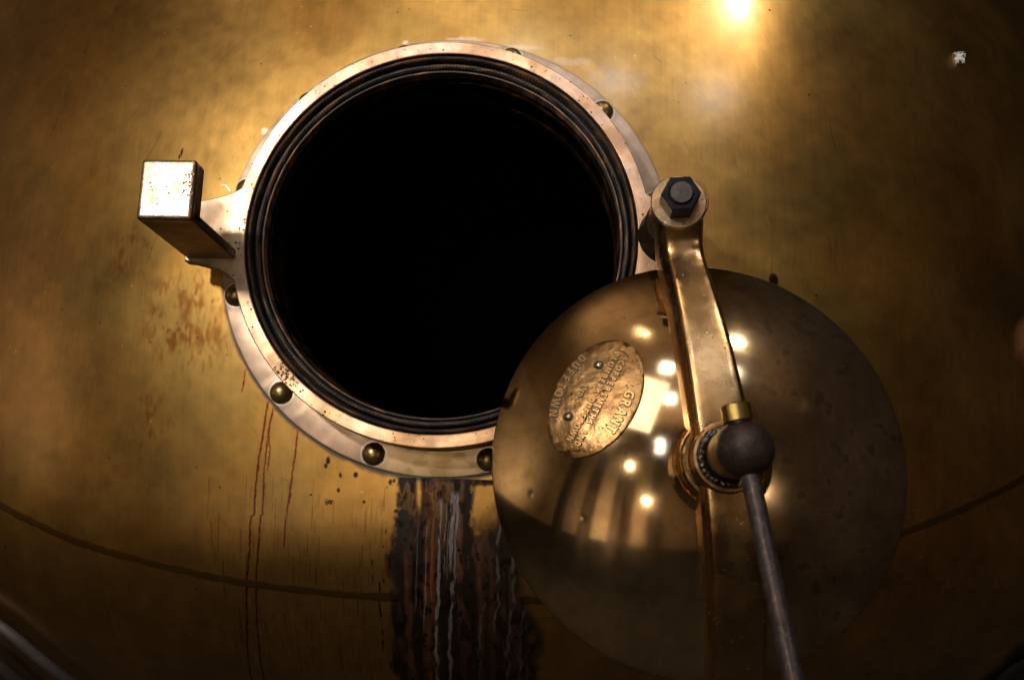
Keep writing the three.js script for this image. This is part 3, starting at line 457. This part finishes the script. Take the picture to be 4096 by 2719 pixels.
{
  const pts = [[0.0005, HD - 0.006]]; for (let i = 1; i <= 30; i++) { const r = RA * i / 30; pts.push([r - 0.001, capZ(r) - 0.006]); }
  const out = []; for (let i = 60; i >= 0; i--) { const r = Math.max(0.0005, RA * i / 60); out.push([r, capZ(r)]); }
  const prof = [...pts, [RA - 0.0020, -0.0062], [RA - 0.0006, -0.0058], [RA + 0.0006, -0.0046], [RA + 0.0011, -0.0030], [RA + 0.0009, -0.0014], [RA + 0.0002, -0.0002], [RA, 0]];
  const g = merge([lathe(prof, 200, 0), lathe(out, 200, 0)]), p = g.attributes.position, uv = g.attributes.uv;
  for (let i = 0; i < p.count; i++) uv.setXY(i, p.getX(i) / 0.5 + 0.5, p.getY(i) / 0.5 + 0.5);
  const T = 1400;
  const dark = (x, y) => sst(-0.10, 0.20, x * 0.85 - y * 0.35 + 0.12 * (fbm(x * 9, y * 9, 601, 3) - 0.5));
  const cv = document.createElement('canvas'); cv.width = cv.height = T; const cx = cv.getContext('2d'), im = cx.createImageData(T, T), d = im.data;
  for (let j = 0; j < T; j++) for (let i = 0; i < T; i++) {
    const x = ((i + 0.5) / T - 0.5) * 0.5, y = (0.5 - (j + 0.5) / T) * 0.5, k = (j * T + i) * 4, r = Math.hypot(x, y);
    const n = fbm(x * 14, y * 14, 611, 4), f = fbm(x * 80, y * 80, 615, 3), q = dark(x, y), st = vn(r * 300, Math.atan2(y, x) * 8, 618);
    let R = 0.66, G = 0.475, B = 0.265; const t = sst(0.35, 0.7, n);
    R = mix(R, 0.55, t); G = mix(G, 0.375, t); B = mix(B, 0.20, t);
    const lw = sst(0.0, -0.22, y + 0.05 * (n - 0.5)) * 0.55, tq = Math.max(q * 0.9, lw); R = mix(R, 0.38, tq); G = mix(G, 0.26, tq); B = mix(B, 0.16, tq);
    const rm = sst(0.228, 0.238, r) * 0.4; R = mix(R, 0.30, rm); G = mix(G, 0.19, rm); B = mix(B, 0.11, rm);
    const sp = sst(0.66, 0.80, f) * (0.3 + 0.4 * q); const w = (0.95 + 0.45 * (f - 0.5) + 0.5 * (n - 0.5) + 0.12 * (st - 0.5)) * (1 - 0.6 * sp);
    d[k] = s8(R * w); d[k + 1] = s8(G * w); d[k + 2] = s8(B * w); d[k + 3] = 255;
  }
  cx.putImageData(im, 0, 0);
  const rn = rng(41), P = (x) => (x / 0.5 + 0.5) * T, Q = (y) => (0.5 - y / 0.5) * T;
  for (let i = 0; i < 420; i++) { const a = rn() * 6.283, r = 0.236 * Math.sqrt(rn()); cx.fillStyle = rn() < 0.55 ? `rgba(235,210,160,${0.3 + 0.5 * rn()})` : `rgba(30,18,8,${0.4 + 0.4 * rn()})`; cx.beginPath(); cx.ellipse(P(r * Math.cos(a)), Q(r * Math.sin(a)), 0.8 + 1.6 * rn() * rn(), 0.8 + 0.8 * rn(), rn() * 3, 0, 7); cx.fill(); }
  for (let i = 0; i < 150; i++) { const a = rn() * 6.283, r = 0.236 * Math.sqrt(rn()), l = 4 + 26 * rn() * rn(), b = rn() * 6.283, x = P(r * Math.cos(a)), y = Q(r * Math.sin(a)); cx.strokeStyle = `rgba(235,200,140,${0.2 + 0.4 * rn()})`; cx.lineWidth = 0.8 + 0.8 * rn(); cx.beginPath(); cx.moveTo(x, y); cx.quadraticCurveTo(x + l * 0.6 * Math.cos(b), y + l * 0.6 * Math.sin(b), x + l * Math.cos(b + 0.4), y + l * Math.sin(b + 0.4)); cx.stroke(); }
  for (let i = 0; i < 26; i++) { cx.strokeStyle = `rgba(190,150,90,${0.25 + 0.2 * rn()})`; cx.lineWidth = 1.2; cx.beginPath(); cx.arc(P(0.12 + 0.07 * (rn() - 0.3)), Q(-0.05 + 0.12 * (rn() - 0.5)), 5 + 8 * rn(), rn() * 6, rn() * 6 + 3); cx.stroke(); }
  for (let i = 0; i < 30; i++) { cx.fillStyle = `rgba(205,165,95,${0.5 + 0.4 * rn()})`; cx.beginPath(); cx.arc(P(-0.045 + 0.02 * (rn() + rn() - 1)), Q(-0.142 + 0.03 * (rn() + rn() - 1)), 1 + 2.2 * rn(), 0, 7); cx.fill(); }
  const map = new THREE.CanvasTexture(cv); map.colorSpace = THREE.SRGBColorSpace;
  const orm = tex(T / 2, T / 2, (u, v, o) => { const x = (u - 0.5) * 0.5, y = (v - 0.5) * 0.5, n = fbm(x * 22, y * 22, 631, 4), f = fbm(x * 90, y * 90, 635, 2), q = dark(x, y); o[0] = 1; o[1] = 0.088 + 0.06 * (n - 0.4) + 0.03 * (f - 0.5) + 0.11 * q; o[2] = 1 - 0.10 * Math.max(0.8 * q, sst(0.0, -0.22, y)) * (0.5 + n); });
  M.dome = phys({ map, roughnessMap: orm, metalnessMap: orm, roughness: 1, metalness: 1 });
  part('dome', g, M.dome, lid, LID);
}
// the swing arm: eye at the hinge, strap right across the dome
const ip = (tab, y) => { for (let i = 1; i < tab.length; i++) if (y >= tab[i][0]) { const [a, b] = tab[i - 1], [c, e] = tab[i], t = (y - c) / (a - c); const m = (k) => { const p = tab[Math.max(0, k - 1)], n = tab[Math.min(tab.length - 1, k + 1)]; return (p[1] - n[1]) / (p[0] - n[0]); }; const h = a - c, t2 = t * t, t3 = t2 * t; return (2 * t3 - 3 * t2 + 1) * e + (t3 - 2 * t2 + t) * h * m(i) + (-2 * t3 + 3 * t2) * b + (t3 - t2) * h * m(i - 1); } return tab[tab.length - 1][1]; };
{
  const TOP = [[0.285, 0.080], [0.272, 0.077], [0.260, 0.068], [0.250, 0.0615], [0.238, 0.0600], [0.22, 0.0665], [0.2, 0.0765], [0.155, 0.097], [0.1, 0.116], [0.05, 0.1265], [0, 0.130], [-0.05, 0.1265], [-0.1, 0.113], [-0.16, 0.086], [-0.2, 0.062], [-0.232, 0.037], [-0.246, 0.024]];
  const WID = [[0.285, 0.0225], [0.262, 0.0215], [0.245, 0.0210], [0.2, 0.0220], [0.15, 0.0240], [0.1, 0.0258], [0.05, 0.0270], [0, 0.0275], [-0.246, 0.0275]];
  const pos = [], uv = [], idx = []; const ns = 220; let np = 0;
  for (let i = 0; i <= ns; i++) {
    const y = mix(0.284, -0.245, i / ns), zt = ip(TOP, y), w = ip(WID, y), cxx = 0.0045 - 0.0155 * y + 0.0003 * (vn(y * 14, 2, 701) - 0.5);
    const dz = Math.abs(y) < RA ? capZ(Math.abs(y)) - 0.004 : -0.004, zb = Math.min(zt - 0.016, Math.max(dz, zt - 0.05));
    const h = zt - zb, R = 0.0055;
    const half = [[w + 0.0052, 0], [w + 0.0045, h * 0.55], [w + 0.0030, h - 0.0125], [w + 0.0012, h - 0.0105], [w + 0.0003, h - R * 1.25], [w - R * 0.10, h - R * 0.60], [w - R * 0.38, h - R * 0.25], [w - R * 0.8, h - R * 0.06], [w - R * 1.6, h], [w * 0.4, h + 0.0004]];
    const prof = [...half.map(([a, b]) => [-a, b]), ...half.slice().reverse()]; np = prof.length;
    for (const [a, b] of prof) { const du = 0.0005 * (vn(y * 22, a * 60 + 9, 702) - 0.5); pos.push(cxx + a, y, zb + b + du); uv.push(a + (b < h - 0.006 ? Math.sign(a) * (h - b) : 0), y); }
    if (i < ns) for (let k = 0; k < np - 1; k++) { const a = i * np + k; idx.push(a, a + np, a + 1, a + np, a + np + 1, a + 1); }
  }
  for (const base of [0, ns * np]) for (let k = 1; k < np - 1; k++) base ? idx.push(base, base + k + 1, base + k) : idx.push(base, base + k, base + k + 1);
  let g = new THREE.BufferGeometry(); g.setAttribute('position', new THREE.Float32BufferAttribute(pos, 3)); g.setAttribute('uv', new THREE.Float32BufferAttribute(uv, 2)); g.setIndex(idx); g.computeVertexNormals();
  const eye = boxUV(lathe([[0.0130, 0.020], [0.0300, 0.020], [0.0305, 0.022], [0.0305, 0.0815], [0.0295, 0.0830], [0.0130, 0.0830]], 64, 0.5)); eye.translate(0, 0.2917, 0);
  part('swing_arm', merge([g, eye]), phys({ map: bronzeMap, color: C(0.98, 0.90, 0.74), roughnessMap: bronzeORM, metalnessMap: bronzeORM, metalness: 1, roughness: 0.9, bumpMap: bronzeBump, bumpScale: 0.0005 }), lid, LID);
}
const HUB = LID.clone().multiply(new THREE.Matrix4().makeTranslation(HX, HY, 0));
part('hub', boxUV(lathe([[0.0580, capZ(0.058) - 0.0015], [0.0555, capZ(0.0555) + 0.0003], [0.0530, capZ(0.0530) + 0.0014], [0.0510, capZ(0.051) + 0.0032], [0.0498, capZ(0.050) + 0.0058], [0.0488, capZ(0.049) + 0.0064], [0.0480, capZ(0.048) + 0.0050], [0.0466, 0.0945], [0.0466, 0.1040], [0.0458, 0.1090], [0.0436, 0.1130], [0.0405, 0.1145], [0.0385, 0.1160], [0.0375, 0.1200], [0.0375, 0.1345], [0.0362, 0.1372], [0.0335, 0.1376], [0.0300, 0.1360], [0.0285, 0.128]], 96, 0.5)), M.polished, lid, HUB);
{ // wet grease round the screw
  const g = new THREE.TorusGeometry(0.0285, 0.0048, 14, 120), p = g.attributes.position;
  for (let i = 0; i < p.count; i++) { const a = Math.atan2(p.getY(i), p.getX(i)), k = 1 + 0.10 * (vn(a * 14 + 50, p.getZ(i) * 500, 801) - 0.5), z = p.getZ(i) + 0.0032 * (vn(a * 26 + 90, Math.hypot(p.getX(i), p.getY(i)) * 700, 802) - 0.5); p.setXYZ(i, p.getX(i) * k, p.getY(i) * k, z + 0.1345); }
  g.computeVertexNormals(); part('grease', g, M.grease, lid, HUB, 'dark wet grease squeezed out round the screw');
}
part('screw', boxUV(lathe([[0.0232, 0.128], [0.0236, 0.146], [0.0245, 0.150], [0.0258, 0.156], [0.0262, 0.186], [0.0250, 0.198]], 64, 0.5)), phys({ map: bronzeMap, color: C(0.45, 0.42, 0.28), metalness: 0.9, roughness: 0.4, bumpMap: bronzeBump, bumpScale: 0.0006 }), lid, HUB);
{ // round head with the bar through it
  const c = [0.0035, -0.0145, 0.2130], k = boxUV(new THREE.SphereGeometry(0.0278, 48, 32));
  k.rotateX(Math.PI / 2); k.scale(1, 1, 0.98);
  part('screw_head', k, M.knob, lid, LID.clone().multiply(new THREE.Matrix4().makeTranslation(...c)), 'dark round iron head of the screw');
  const dir = V(-0.078, 0.997, -0.006).normalize(), q = new THREE.Quaternion().setFromUnitVectors(V(0, 1, 0), dir);
  const B = LID.clone().multiply(new THREE.Matrix4().compose(V(0.0022, -0.0147, 0.2150), q, V(1, 1, 1)));
  const bar = boxUV(new THREE.CylinderGeometry(0.0094, 0.0102, 0.46, 32, 40, true)); bar.translate(0, -0.196, 0);
  { const p = bar.attributes.position; for (let i = 0; i < p.count; i++) { const s = 1 + 0.03 * (vn(p.getY(i) * 60, Math.atan2(p.getZ(i), p.getX(i)) * 2 + 9, 811) - 0.5); p.setX(i, p.getX(i) * s); p.setZ(i, p.getZ(i) * s); } bar.computeVertexNormals(); }
  part('handle_bar', toCreasedNormals(bar, 1.2), M.steel, lid, B, 'dull steel bar through the screw head');
  const f = boxUV(new THREE.LatheGeometry([[0.0005, -0.0085], [0.0132, -0.0085], [0.0146, -0.0075], [0.0146, 0.0072], [0.0134, 0.0085], [0.0095, 0.0088], [0.0005, 0.0088]].map(([a, b]) => new THREE.Vector2(a, b)), 48)); f.translate(0, 0.0355, 0);
  part('ferrule', toCreasedNormals(f, 0.5), M.brass, lid, B, 'bright brass ferrule on the end of the bar');
}

// oval name plate with raised lettering, bent to the dome
{
  const U = V(-0.5360, -0.8442, 0), W = V(0.8442, -0.5360, 0), PC = [-0.1176, 0.0752], A = 0.0725, Bq = 0.0455;
  const bend = (u, v, h) => { const x = PC[0] + U.x * u + W.x * v, y = PC[1] + U.y * u + W.y * v; return domeAt(x, y, h); };
  const wrap = (g) => { const p = g.attributes.position; for (let i = 0; i < p.count; i++) { const q = bend(p.getX(i), p.getY(i), p.getZ(i)); p.setXYZ(i, q.x, q.y, q.z); } g.computeVertexNormals(); return g; };
  const pos = [], uv = [], idx = [], na = 120, rings = [...[...Array(22).keys()].map((i) => [0.97 * i / 21, 0]), [0.988, 1], [1, 2], [1.002, 3]];
  for (const [s, kind] of rings) for (let k = 0; k <= na; k++) {
    const a = k / na * 2 * Math.PI, u = A * s * Math.cos(a), v = Bq * s * Math.sin(a);
    const h = kind === 0 ? 0.0036 + 0.0007 * (fbm(u * 150, v * 150, 901, 2) - 0.5) : kind === 1 ? 0.0034 : kind === 2 ? 0.0026 : -0.0005;
    const q = bend(u, v, h); pos.push(q.x, q.y, q.z); uv.push(u + (kind > 1 ? 0.004 : 0), v);
  }
  for (let i = 0; i < rings.length - 1; i++) for (let k = 0; k < na; k++) { const a = i * (na + 1) + k, b = a + na + 1; idx.push(a, a + 1, b, b, a + 1, b + 1); }
  let g = new THREE.BufferGeometry(); g.setAttribute('position', new THREE.Float32BufferAttribute(pos, 3)); g.setAttribute('uv', new THREE.Float32BufferAttribute(uv, 2)); g.setIndex(idx); g.computeVertexNormals();
  M.plate = phys({ map: bronzeMap, color: C(0.38, 0.31, 0.23), metalness: 1, roughness: 0.33, bumpMap: bronzeBump, bumpScale: 0.002 });
  M.letter = phys({ map: bronzeMap, color: C(0.75, 0.62, 0.46), metalness: 1, roughness: 0.35 });
  M.verd = phys({ color: C(0.085, 0.080, 0.058), metalness: 0.2, roughness: 0.8 });
  const plate = part('name_plate', toCreasedNormals(g, 0.8), M.plate, lid, LID, 'oval cast name plate with raised lettering');
  const font = await new FontLoader().loadAsync('fonts/droid/droid_sans_bold.typeface.json');
  const regular = await new FontLoader().loadAsync('fonts/droid/droid_sans_regular.typeface.json');
  const put = (ch, u, v, ang, size, sx = 1, f = font, name = 'letter') => {
    const mk = (grow, h0, h1) => { const t = new TextGeometry(ch, { font: f, size, depth: h1 - h0, curveSegments: 4, bevelEnabled: true, bevelSize: grow, bevelThickness: 0.0002, bevelSegments: 1 }); t.computeBoundingBox(); const b = t.boundingBox; t.translate(-(b.min.x + b.max.x) / 2, -size * 0.36, h0); t.scale(sx, 1, 1); t.rotateZ(ang); t.translate(u, v, 0); return wrap(t); };
    const lm = part(name, mk(0.00005, 0.0034, 0.0050), M.letter, plate, LID);
    lm.geometry.computeVertexNormals();
    part('patina', mk(0.0009, 0.0028, 0.00378), M.verd, plate, LID);
  };
  const row = (txt, u0, u1, vf, size, sx, f, angf = () => 0) => {
    const n = txt.length, wch = [...txt].map((c) => (c === 'I' ? 0.55 : c === ' ' ? 0.75 : 'MW'.includes(c) ? 1.3 : 'LFEPS'.includes(c) ? 0.92 : 1)); const tot = wch.reduce((a, b) => a + b, 0); let acc = 0;
    [...txt].forEach((c, i) => { const t = (acc + wch[i] / 2) / tot; acc += wch[i]; if (c !== ' ') { const u = mix(u0, u1, t); put(c, u, vf(u), angf(u), size, sx, f); } });
  };
  row('GRANT', -0.0215, 0.0310, (u) => 0.0315 - 2.2 * Math.pow(u - 0.0045, 2), 0.0102, 0.95, font, (u) => -4.4 * (u - 0.0045));
  row('COPPERSMITHS AND', -0.0500, 0.0590, (u) => 0.0070 - 0.02 * u, 0.0066, 0.86, font);
  row('PLUMBERS DUFFTOWN', -0.0560, 0.0570, (u) => -0.0024 - 0.02 * u, 0.0066, 0.86, font);
  put('L', -0.0050, -0.0168, 0, 0.0072, 1, font); put('T', 0.0004, -0.0160, 0, 0.0046, 1, font); put('D', 0.0052, -0.0160, 0, 0.0050, 1, font);
  row('DUFFTOWN', -0.0400, 0.0405, (u) => -0.0390 + 4.4 * u * u, 0.0088, 0.95, font, (u) => 8.8 * u);
  for (const [u, s] of [[-0.0590, 1], [0.0635, -1]]) { // the two tall brackets
    const pts = []; for (let i = 0; i <= 10; i++) { const t = i / 10 * 2 - 1; pts.push(V(u + s * 0.0035 * t * t - s * 0.001, 0.0030 + 0.0092 * t, 0.0042)); }
    const tg = new THREE.TubeGeometry(new THREE.CatmullRomCurve3(pts), 20, 0.0007, 6); part('letter', wrap(tg), M.letter, plate, LID);
  }
  for (const [u, v] of [[-0.0347, -0.0130], [0.0326, -0.0163]]) {
    const s = new THREE.SphereGeometry(0.0048, 24, 12, 0, 6.2832, 0, Math.PI / 2); s.rotateX(Math.PI / 2); s.scale(1, 1, 0.8); s.translate(u, v, 0.0034);
    part('rivet', boxUV(wrap(s)), M.rivet, plate, LID);
    const r = new THREE.TorusGeometry(0.0052, 0.0006, 6, 32); r.translate(u, v, 0.0036); part('patina', wrap(r), M.verd, plate, LID);
  }
}

// ───────────────────────── small things ─────────────────────────
function fluff(name, label, category, a, b, list, r) {
  const base = onShell(a, b, 0.002).applyMatrix4(RING);
  const gs = list.map((pts) => new THREE.TubeGeometry(new THREE.CatmullRomCurve3(pts.map((p) => p.clone())), 10, r, 5));
  const g = merge(gs); g.applyMatrix4(new THREE.Matrix4().extractRotation(RING));
  const m = new THREE.Mesh(g, M.white); m.name = numbered(name); m.position.copy(base); m.castShadow = m.receiveShadow = true; m.userData = { label, category }; scene.add(m); return m;
}
{
  const rn = rng(5), L = []; for (let i = 0; i < 60; i++) { const q = () => V((rn() + rn() - 1) * 0.0075, (rn() + rn() - 1) * 0.0075, 0.0005 + 0.0022 * rn()); const s = q(); L.push([s, s.clone().add(q().multiplyScalar(0.6)), s.clone().add(q().multiplyScalar(0.9))]); }
  for (let i = 0; i < 6; i++) { const a = [2.4, 0.5, -1.2, 0.9, -2.2, -0.9][i], l = 0.010 + 0.004 * rn(); L.push([V(0, 0, 0.003), V(l * 0.5 * Math.cos(a + 0.2), l * 0.5 * Math.sin(a + 0.2), 0.004), V(l * Math.cos(a), l * Math.sin(a), 0.003)]); }
  fluff('lint_tuft', 'white tuft of lint stuck on the brass near the upper right corner', 'lint', 0.769, 0.388, L, 0.0006);
  fluff('thread', 'short white thread poking out behind the ring above the square post', 'thread', -0.290, 0.064, [[V(-0.004, 0.0075, 0.040), V(0.002, 0.006, 0.045), V(0.007, 0.002, 0.05), V(0.012, -0.004, 0.05)]], 0.0013);
}
{ // two grey steel hoops low on the left
  const mk = (ctl, r, name, label) => {
    const c = new THREE.CatmullRomCurve3(ctl.map(([a, b]) => onShell(a, b, 0.02).applyMatrix4(RING)));
    const base = c.getPoint(1), g = new THREE.TubeGeometry(c, 80, r, 14); g.translate(-base.x, -base.y, -base.z);
    const m = new THREE.Mesh(g, phys({ map: ironMap, color: C(1.5, 1.45, 1.4), roughness: 0.5, metalness: 0.2 })); m.name = numbered(name); m.position.copy(base); m.castShadow = m.receiveShadow = true; m.userData = { label, category: 'pipe' }; scene.add(m);
  };
  mk([[-0.90, -0.38], [-0.79, -0.445], [-0.696, -0.494], [-0.63, -0.531], [-0.599, -0.564], [-0.572, -0.598], [-0.536, -0.657], [-0.49, -0.72], [-0.43, -0.80]], 0.008, 'steel_pipe', 'upper of the two grey pipes curving through the bottom left corner');
  mk([[-0.95, -0.43], [-0.84, -0.495], [-0.752, -0.544], [-0.706, -0.584], [-0.69, -0.615], [-0.666, -0.663], [-0.63, -0.73], [-0.58, -0.80]], 0.009, 'steel_pipe', 'lower of the two grey pipes, cut off by the bottom left corner');
}
{ // crumpled sheet low on the right
  const n = 26, pos = [], uv = [], idx = [];
  for (let j = 0; j <= n; j++) for (let i = 0; i <= n; i++) {
    const s = i / n, t = j / n, a = mix(0.79, 1.12, s), top = mix(-0.620, -0.527, sst(0, 0.40, s)) - 0.04 * sst(0.40, 0.8, s), b = mix(top, -0.80, t);
    const rid = Math.abs(((t * 3.2 + 0.8 * s + 0.6 * vn(s * 4, t * 4, 951)) % 1) - 0.5) * 2;
    const q = onShell(a, b, 0.004 + 0.035 * (1 - rid) * sst(0, 0.12, t) + 0.015 * fbm(s * 8, t * 8, 955, 2)); pos.push(q.x, q.y, q.z); uv.push(a, b);
    if (i < n && j < n) { const k = j * (n + 1) + i; idx.push(k, k + n + 1, k + 1, k + n + 1, k + n + 2, k + 1); }
  }
  const g = new THREE.BufferGeometry(); g.setAttribute('position', new THREE.Float32BufferAttribute(pos, 3)); g.setAttribute('uv', new THREE.Float32BufferAttribute(uv, 2)); g.setIndex(idx); g.applyMatrix4(RING); g.computeVertexNormals();
  const base = ringP(0.80, -0.6, -0.25); g.translate(-base.x, -base.y, -base.z);
  const m = new THREE.Mesh(g, phys({ color: C(0.02, 0.02, 0.024), roughness: 0.6 })); m.name = 'crumpled_sheet'; m.position.copy(base); m.castShadow = m.receiveShadow = true; m.userData = { label: 'dark crumpled sheet in the bottom right corner beside the still', category: 'sheet' }; scene.add(m);
}

// ───────────────────────── lamps above and behind the camera ─────────────────────────
function panel(name, label, category, p, target, w, h, color, glow, power) {
  const g = thing(name, label, category, p); g.lookAt(target);
  const f = new THREE.Mesh(boxUV(new RoundedBoxGeometry(w + 0.06, h + 0.06, 0.05, 2, 0.01)), phys({ color: C(0.3, 0.28, 0.25), roughness: 0.5 })); f.name = 'frame'; f.position.z = -0.03; f.castShadow = f.receiveShadow = true; g.add(f);
  const e = new THREE.Mesh(new THREE.PlaneGeometry(w, h), new THREE.MeshStandardMaterial({ color: 0x000000, emissive: color, emissiveIntensity: glow })); e.name = 'diffuser'; e.position.z = 0.002; g.add(e);
  if (power) { const l = new THREE.RectAreaLight(color, power, w, h); l.position.z = 0.01; l.rotation.y = Math.PI; g.add(l); }
  return g;
}
function globe(label, p, r, color, glow, power, group) {
  const g = thing('pendant_lamp', label, 'lamp', p, group);
  const b = new THREE.Mesh(new THREE.SphereGeometry(r, 32, 20), new THREE.MeshStandardMaterial({ color: 0x000000, emissive: color, emissiveIntensity: glow })); b.name = 'globe'; g.add(b);
  const c = new THREE.Mesh(lathe([[r * 0.5, r * 0.85], [r * 0.55, r * 1.2], [0.012, r * 1.5], [0.008, 4.2 - (p.y - O.y)]], 24).rotateX(-Math.PI / 2), phys({ color: C(0.03, 0.03, 0.03), roughness: 0.5 })); c.name = 'stem'; c.castShadow = true; g.add(c);
  if (!power) return g;
  const l = new THREE.PointLight(color, power, 0, 2); l.shadow.radius = r / 0.02; l.castShadow = true; g.add(l);
  return g;
}
const P0 = (x, y, z) => V(x, y, z).add(O);
panel('ceiling_light', 'wide warm light panel hanging to the upper left in front of the still', 'ceiling light', P0(-0.46, 2.0, 1.2), P0(0.1, 0, 0.1), 1.0, 1.0, PALE, LIT.soft, LIT.soft);
{
  const g = thing('spot_lamp', 'black spot lamp aimed down at the manway from the upper left', 'lamp', P0(-0.95, 1.66, 1.62));
  const aim = P0(-0.06, 0.16, -0.06); g.lookAt(aim);
  const can = new THREE.Mesh(lathe([[0.02, -0.20], [0.09, -0.17], [0.095, 0.03], [0.088, 0.03], [0.085, -0.02]], 32), phys({ color: C(0.02, 0.02, 0.02), roughness: 0.5 })); can.name = 'housing'; g.add(can);
  const e = new THREE.Mesh(new THREE.CircleGeometry(0.08, 32), new THREE.MeshStandardMaterial({ color: 0x000000, emissive: PALE, emissiveIntensity: 60 })); e.name = 'lens'; e.position.z = 0.005; g.add(e);
  const l = new THREE.SpotLight(PALE, LIT.key, 0, THREE.MathUtils.degToRad(13.5), 1, 2); l.position.copy(g.position).addScaledVector(aim.clone().sub(g.position).normalize(), 0.04); l.target.position.copy(aim); l.castShadow = true; l.shadow.radius = 4; scene.add(l, l.target);
}
{
  const g = globe('opal globe lamp hanging high to the right of the still', P0(1.41, 2.62, -0.02), 0.052, PALE, 90, 0);
  const l = new THREE.SpotLight(PALE, LIT.a, 0, THREE.MathUtils.degToRad(17), 1, 2), t = P0(0.50, 0.36, -0.3); l.position.copy(g.position).addScaledVector(t.clone().sub(g.position).normalize(), 0.10); l.target.position.copy(t); l.castShadow = true; l.shadow.radius = 3; scene.add(l, l.target);
}
[[P0(-0.75, 1.60, 2.60), 0.07], [P0(-0.45, 1.1, 3.3), 0.08], [P0(2.25, 1.15, 2.75), 0.06], [P0(-0.2, 2.85, -0.1), 0.035], [P0(-0.32, 2.9, -0.22), 0.02]].forEach(([p, r], i) => globe(['left', 'lower', 'right', 'upper', 'smallest'][i] + ' one of five small globe lamps in front of the still', p, r, WARM, 40, LIT.spot));
panel('roof_window', 'pale square roof window straight above the still', 'window', P0(0.12, 3.0, 0.85), P0(0.28, 0, 0.2), 0.27, 0.27, COOL, LIT.sky, 0);
panel('roof_window', 'pale square roof window second from the still', 'window', P0(0.10, 2.7, 1.55), P0(0.28, 0, 0.2), 0.33, 0.24, COOL, LIT.sky, 0);
panel('roof_window', 'pale narrow roof window farthest in front of the still', 'window', P0(-0.1, 2.05, 2.45), P0(0.28, 0, 0.2), 0.18, 0.32, COOL, LIT.sky * 0.8, 0);
panel('roof_window', 'pale roof window to the right above the still', 'window', P0(1.48, 2.77, 0.77), P0(0.2, 0, 0), 0.30, 0.24, COOL, LIT.sky * 0.8, 0);
panel('roof_window', 'pale roof window between the straight one and the right one', 'window', P0(0.78, 2.95, 0.90), P0(0.2, 0, 0), 0.22, 0.26, COOL, LIT.sky * 0.8, 0);
{ // dark room that the polished metal mirrors
  const wood = phys({ color: C(0.30, 0.21, 0.13), roughness: 0.8 }), plaster = phys({ color: C(0.46, 0.36, 0.25), roughness: 0.9 });
  const slab = (name, w, h, d, p, m) => { const k = new THREE.Mesh(new THREE.BoxGeometry(w, h, d), m); k.name = name; k.position.copy(p); k.castShadow = k.receiveShadow = true; k.userData.kind = 'structure'; scene.add(k); return k; };
  slab('ceiling', 12, 0.2, 12, P0(0, 4.3, 0), wood);
  slab('back_wall', 12, 6.2, 0.2, P0(0, 1.3, 5.6), plaster);
  slab('left_wall', 0.2, 6.2, 12, P0(-5.6, 1.3, 0), plaster);
  slab('added_dark_panel', 12, 1.9, 0.12, P0(0, -0.75, 5.45), phys({ color: C(0.018, 0.013, 0.010), roughness: 0.8 }));  // added dark band, so the lower brass mirrors less light
  slab('right_wall', 0.2, 6.2, 12, P0(5.6, 1.3, 0), phys({ color: C(0.10, 0.07, 0.045), roughness: 0.8 }));
  slab('added_dark_panel', 0.12, 1.9, 12, P0(-5.45, -0.75, 0), phys({ color: C(0.018, 0.013, 0.010), roughness: 0.8 })).name = 'added_dark_panel_001';  // same added band on the left, darkening the lower left reflections
  slab('floor', 12, 0.2, 12, P0(0, -1.7, 0), phys({ color: C(0.028, 0.023, 0.018), roughness: 0.9 }));
  // added unseen lamps that brighten the walls and ceiling the lid mirrors
  const dark = phys({ color: C(0.02, 0.02, 0.02), roughness: 0.6 });
  const wash = (label, p, t, k) => {
    const g = thing('added_wash_lamp', label, 'lamp', p); g.lookAt(t);
    const c = new THREE.Mesh(lathe([[0.02, -0.12], [0.10, -0.10], [0.12, 0.06], [0.112, 0.06], [0.10, -0.05]], 24), dark); c.name = 'shade'; g.add(c);
    const e = new THREE.Mesh(new THREE.CircleGeometry(0.10, 24), new THREE.MeshStandardMaterial({ color: 0x000000, emissive: WARM, emissiveIntensity: 6 })); e.name = 'lens'; e.position.z = -0.04; g.add(e);
    const l = new THREE.SpotLight(PALE, LIT.up * k, 0, 1.2, 0.8, 2); l.position.copy(p).addScaledVector(t.clone().sub(p).normalize(), 0.02); l.target.position.copy(t); l.castShadow = true; l.shadow.radius = 4; scene.add(l, l.target);
  };
  wash('added shaded lamp washing the wall far left of the still', P0(-3.6, 0.6, 2.2), P0(-5.5, 1.6, 1.6), 1.0);
  wash('added shaded lamp washing the wall behind the camera', P0(-2.2, 0.5, 3.4), P0(-2.5, 1.1, 5.5), 1.7);
  wash('added shaded lamp washing the ceiling in front of the still', P0(0.6, 2.6, 3.0), P0(0.0, 4.2, 1.8), 1.0);
  wash('added shaded lamp washing the ceiling behind the still', P0(-1.6, 2.6, -1.6), P0(-1.2, 4.2, -1.2), 0.6);
  wash('added shaded lamp washing the ceiling far right of the still', P0(3.2, 2.4, 0.8), P0(3.6, 4.2, 0.6), 0.15);
  for (const x of [-5.0, -3.3, -1.9, -0.5, 1.2]) { const k = slab('timber_post', 0.42, 6, 0.3, P0(x, 1.3, 5.0), phys({ color: C(0.05, 0.035, 0.022), roughness: 0.8 })); k.userData = { label: `dark timber post standing before the back wall, ${['first', 'second', 'third', 'fourth', 'fifth'][[-5.0, -3.3, -1.9, -0.5, 1.2].indexOf(x)]} from the left wall`, category: 'post' }; k.name = numbered('timber_post'); }
}

scene.traverse((o) => { if (o.isMesh && !o.material.emissiveIntensity) { o.castShadow = true; o.receiveShadow = true; } });
renderer.setSize(1024, 679);
renderer.render(scene, camera);
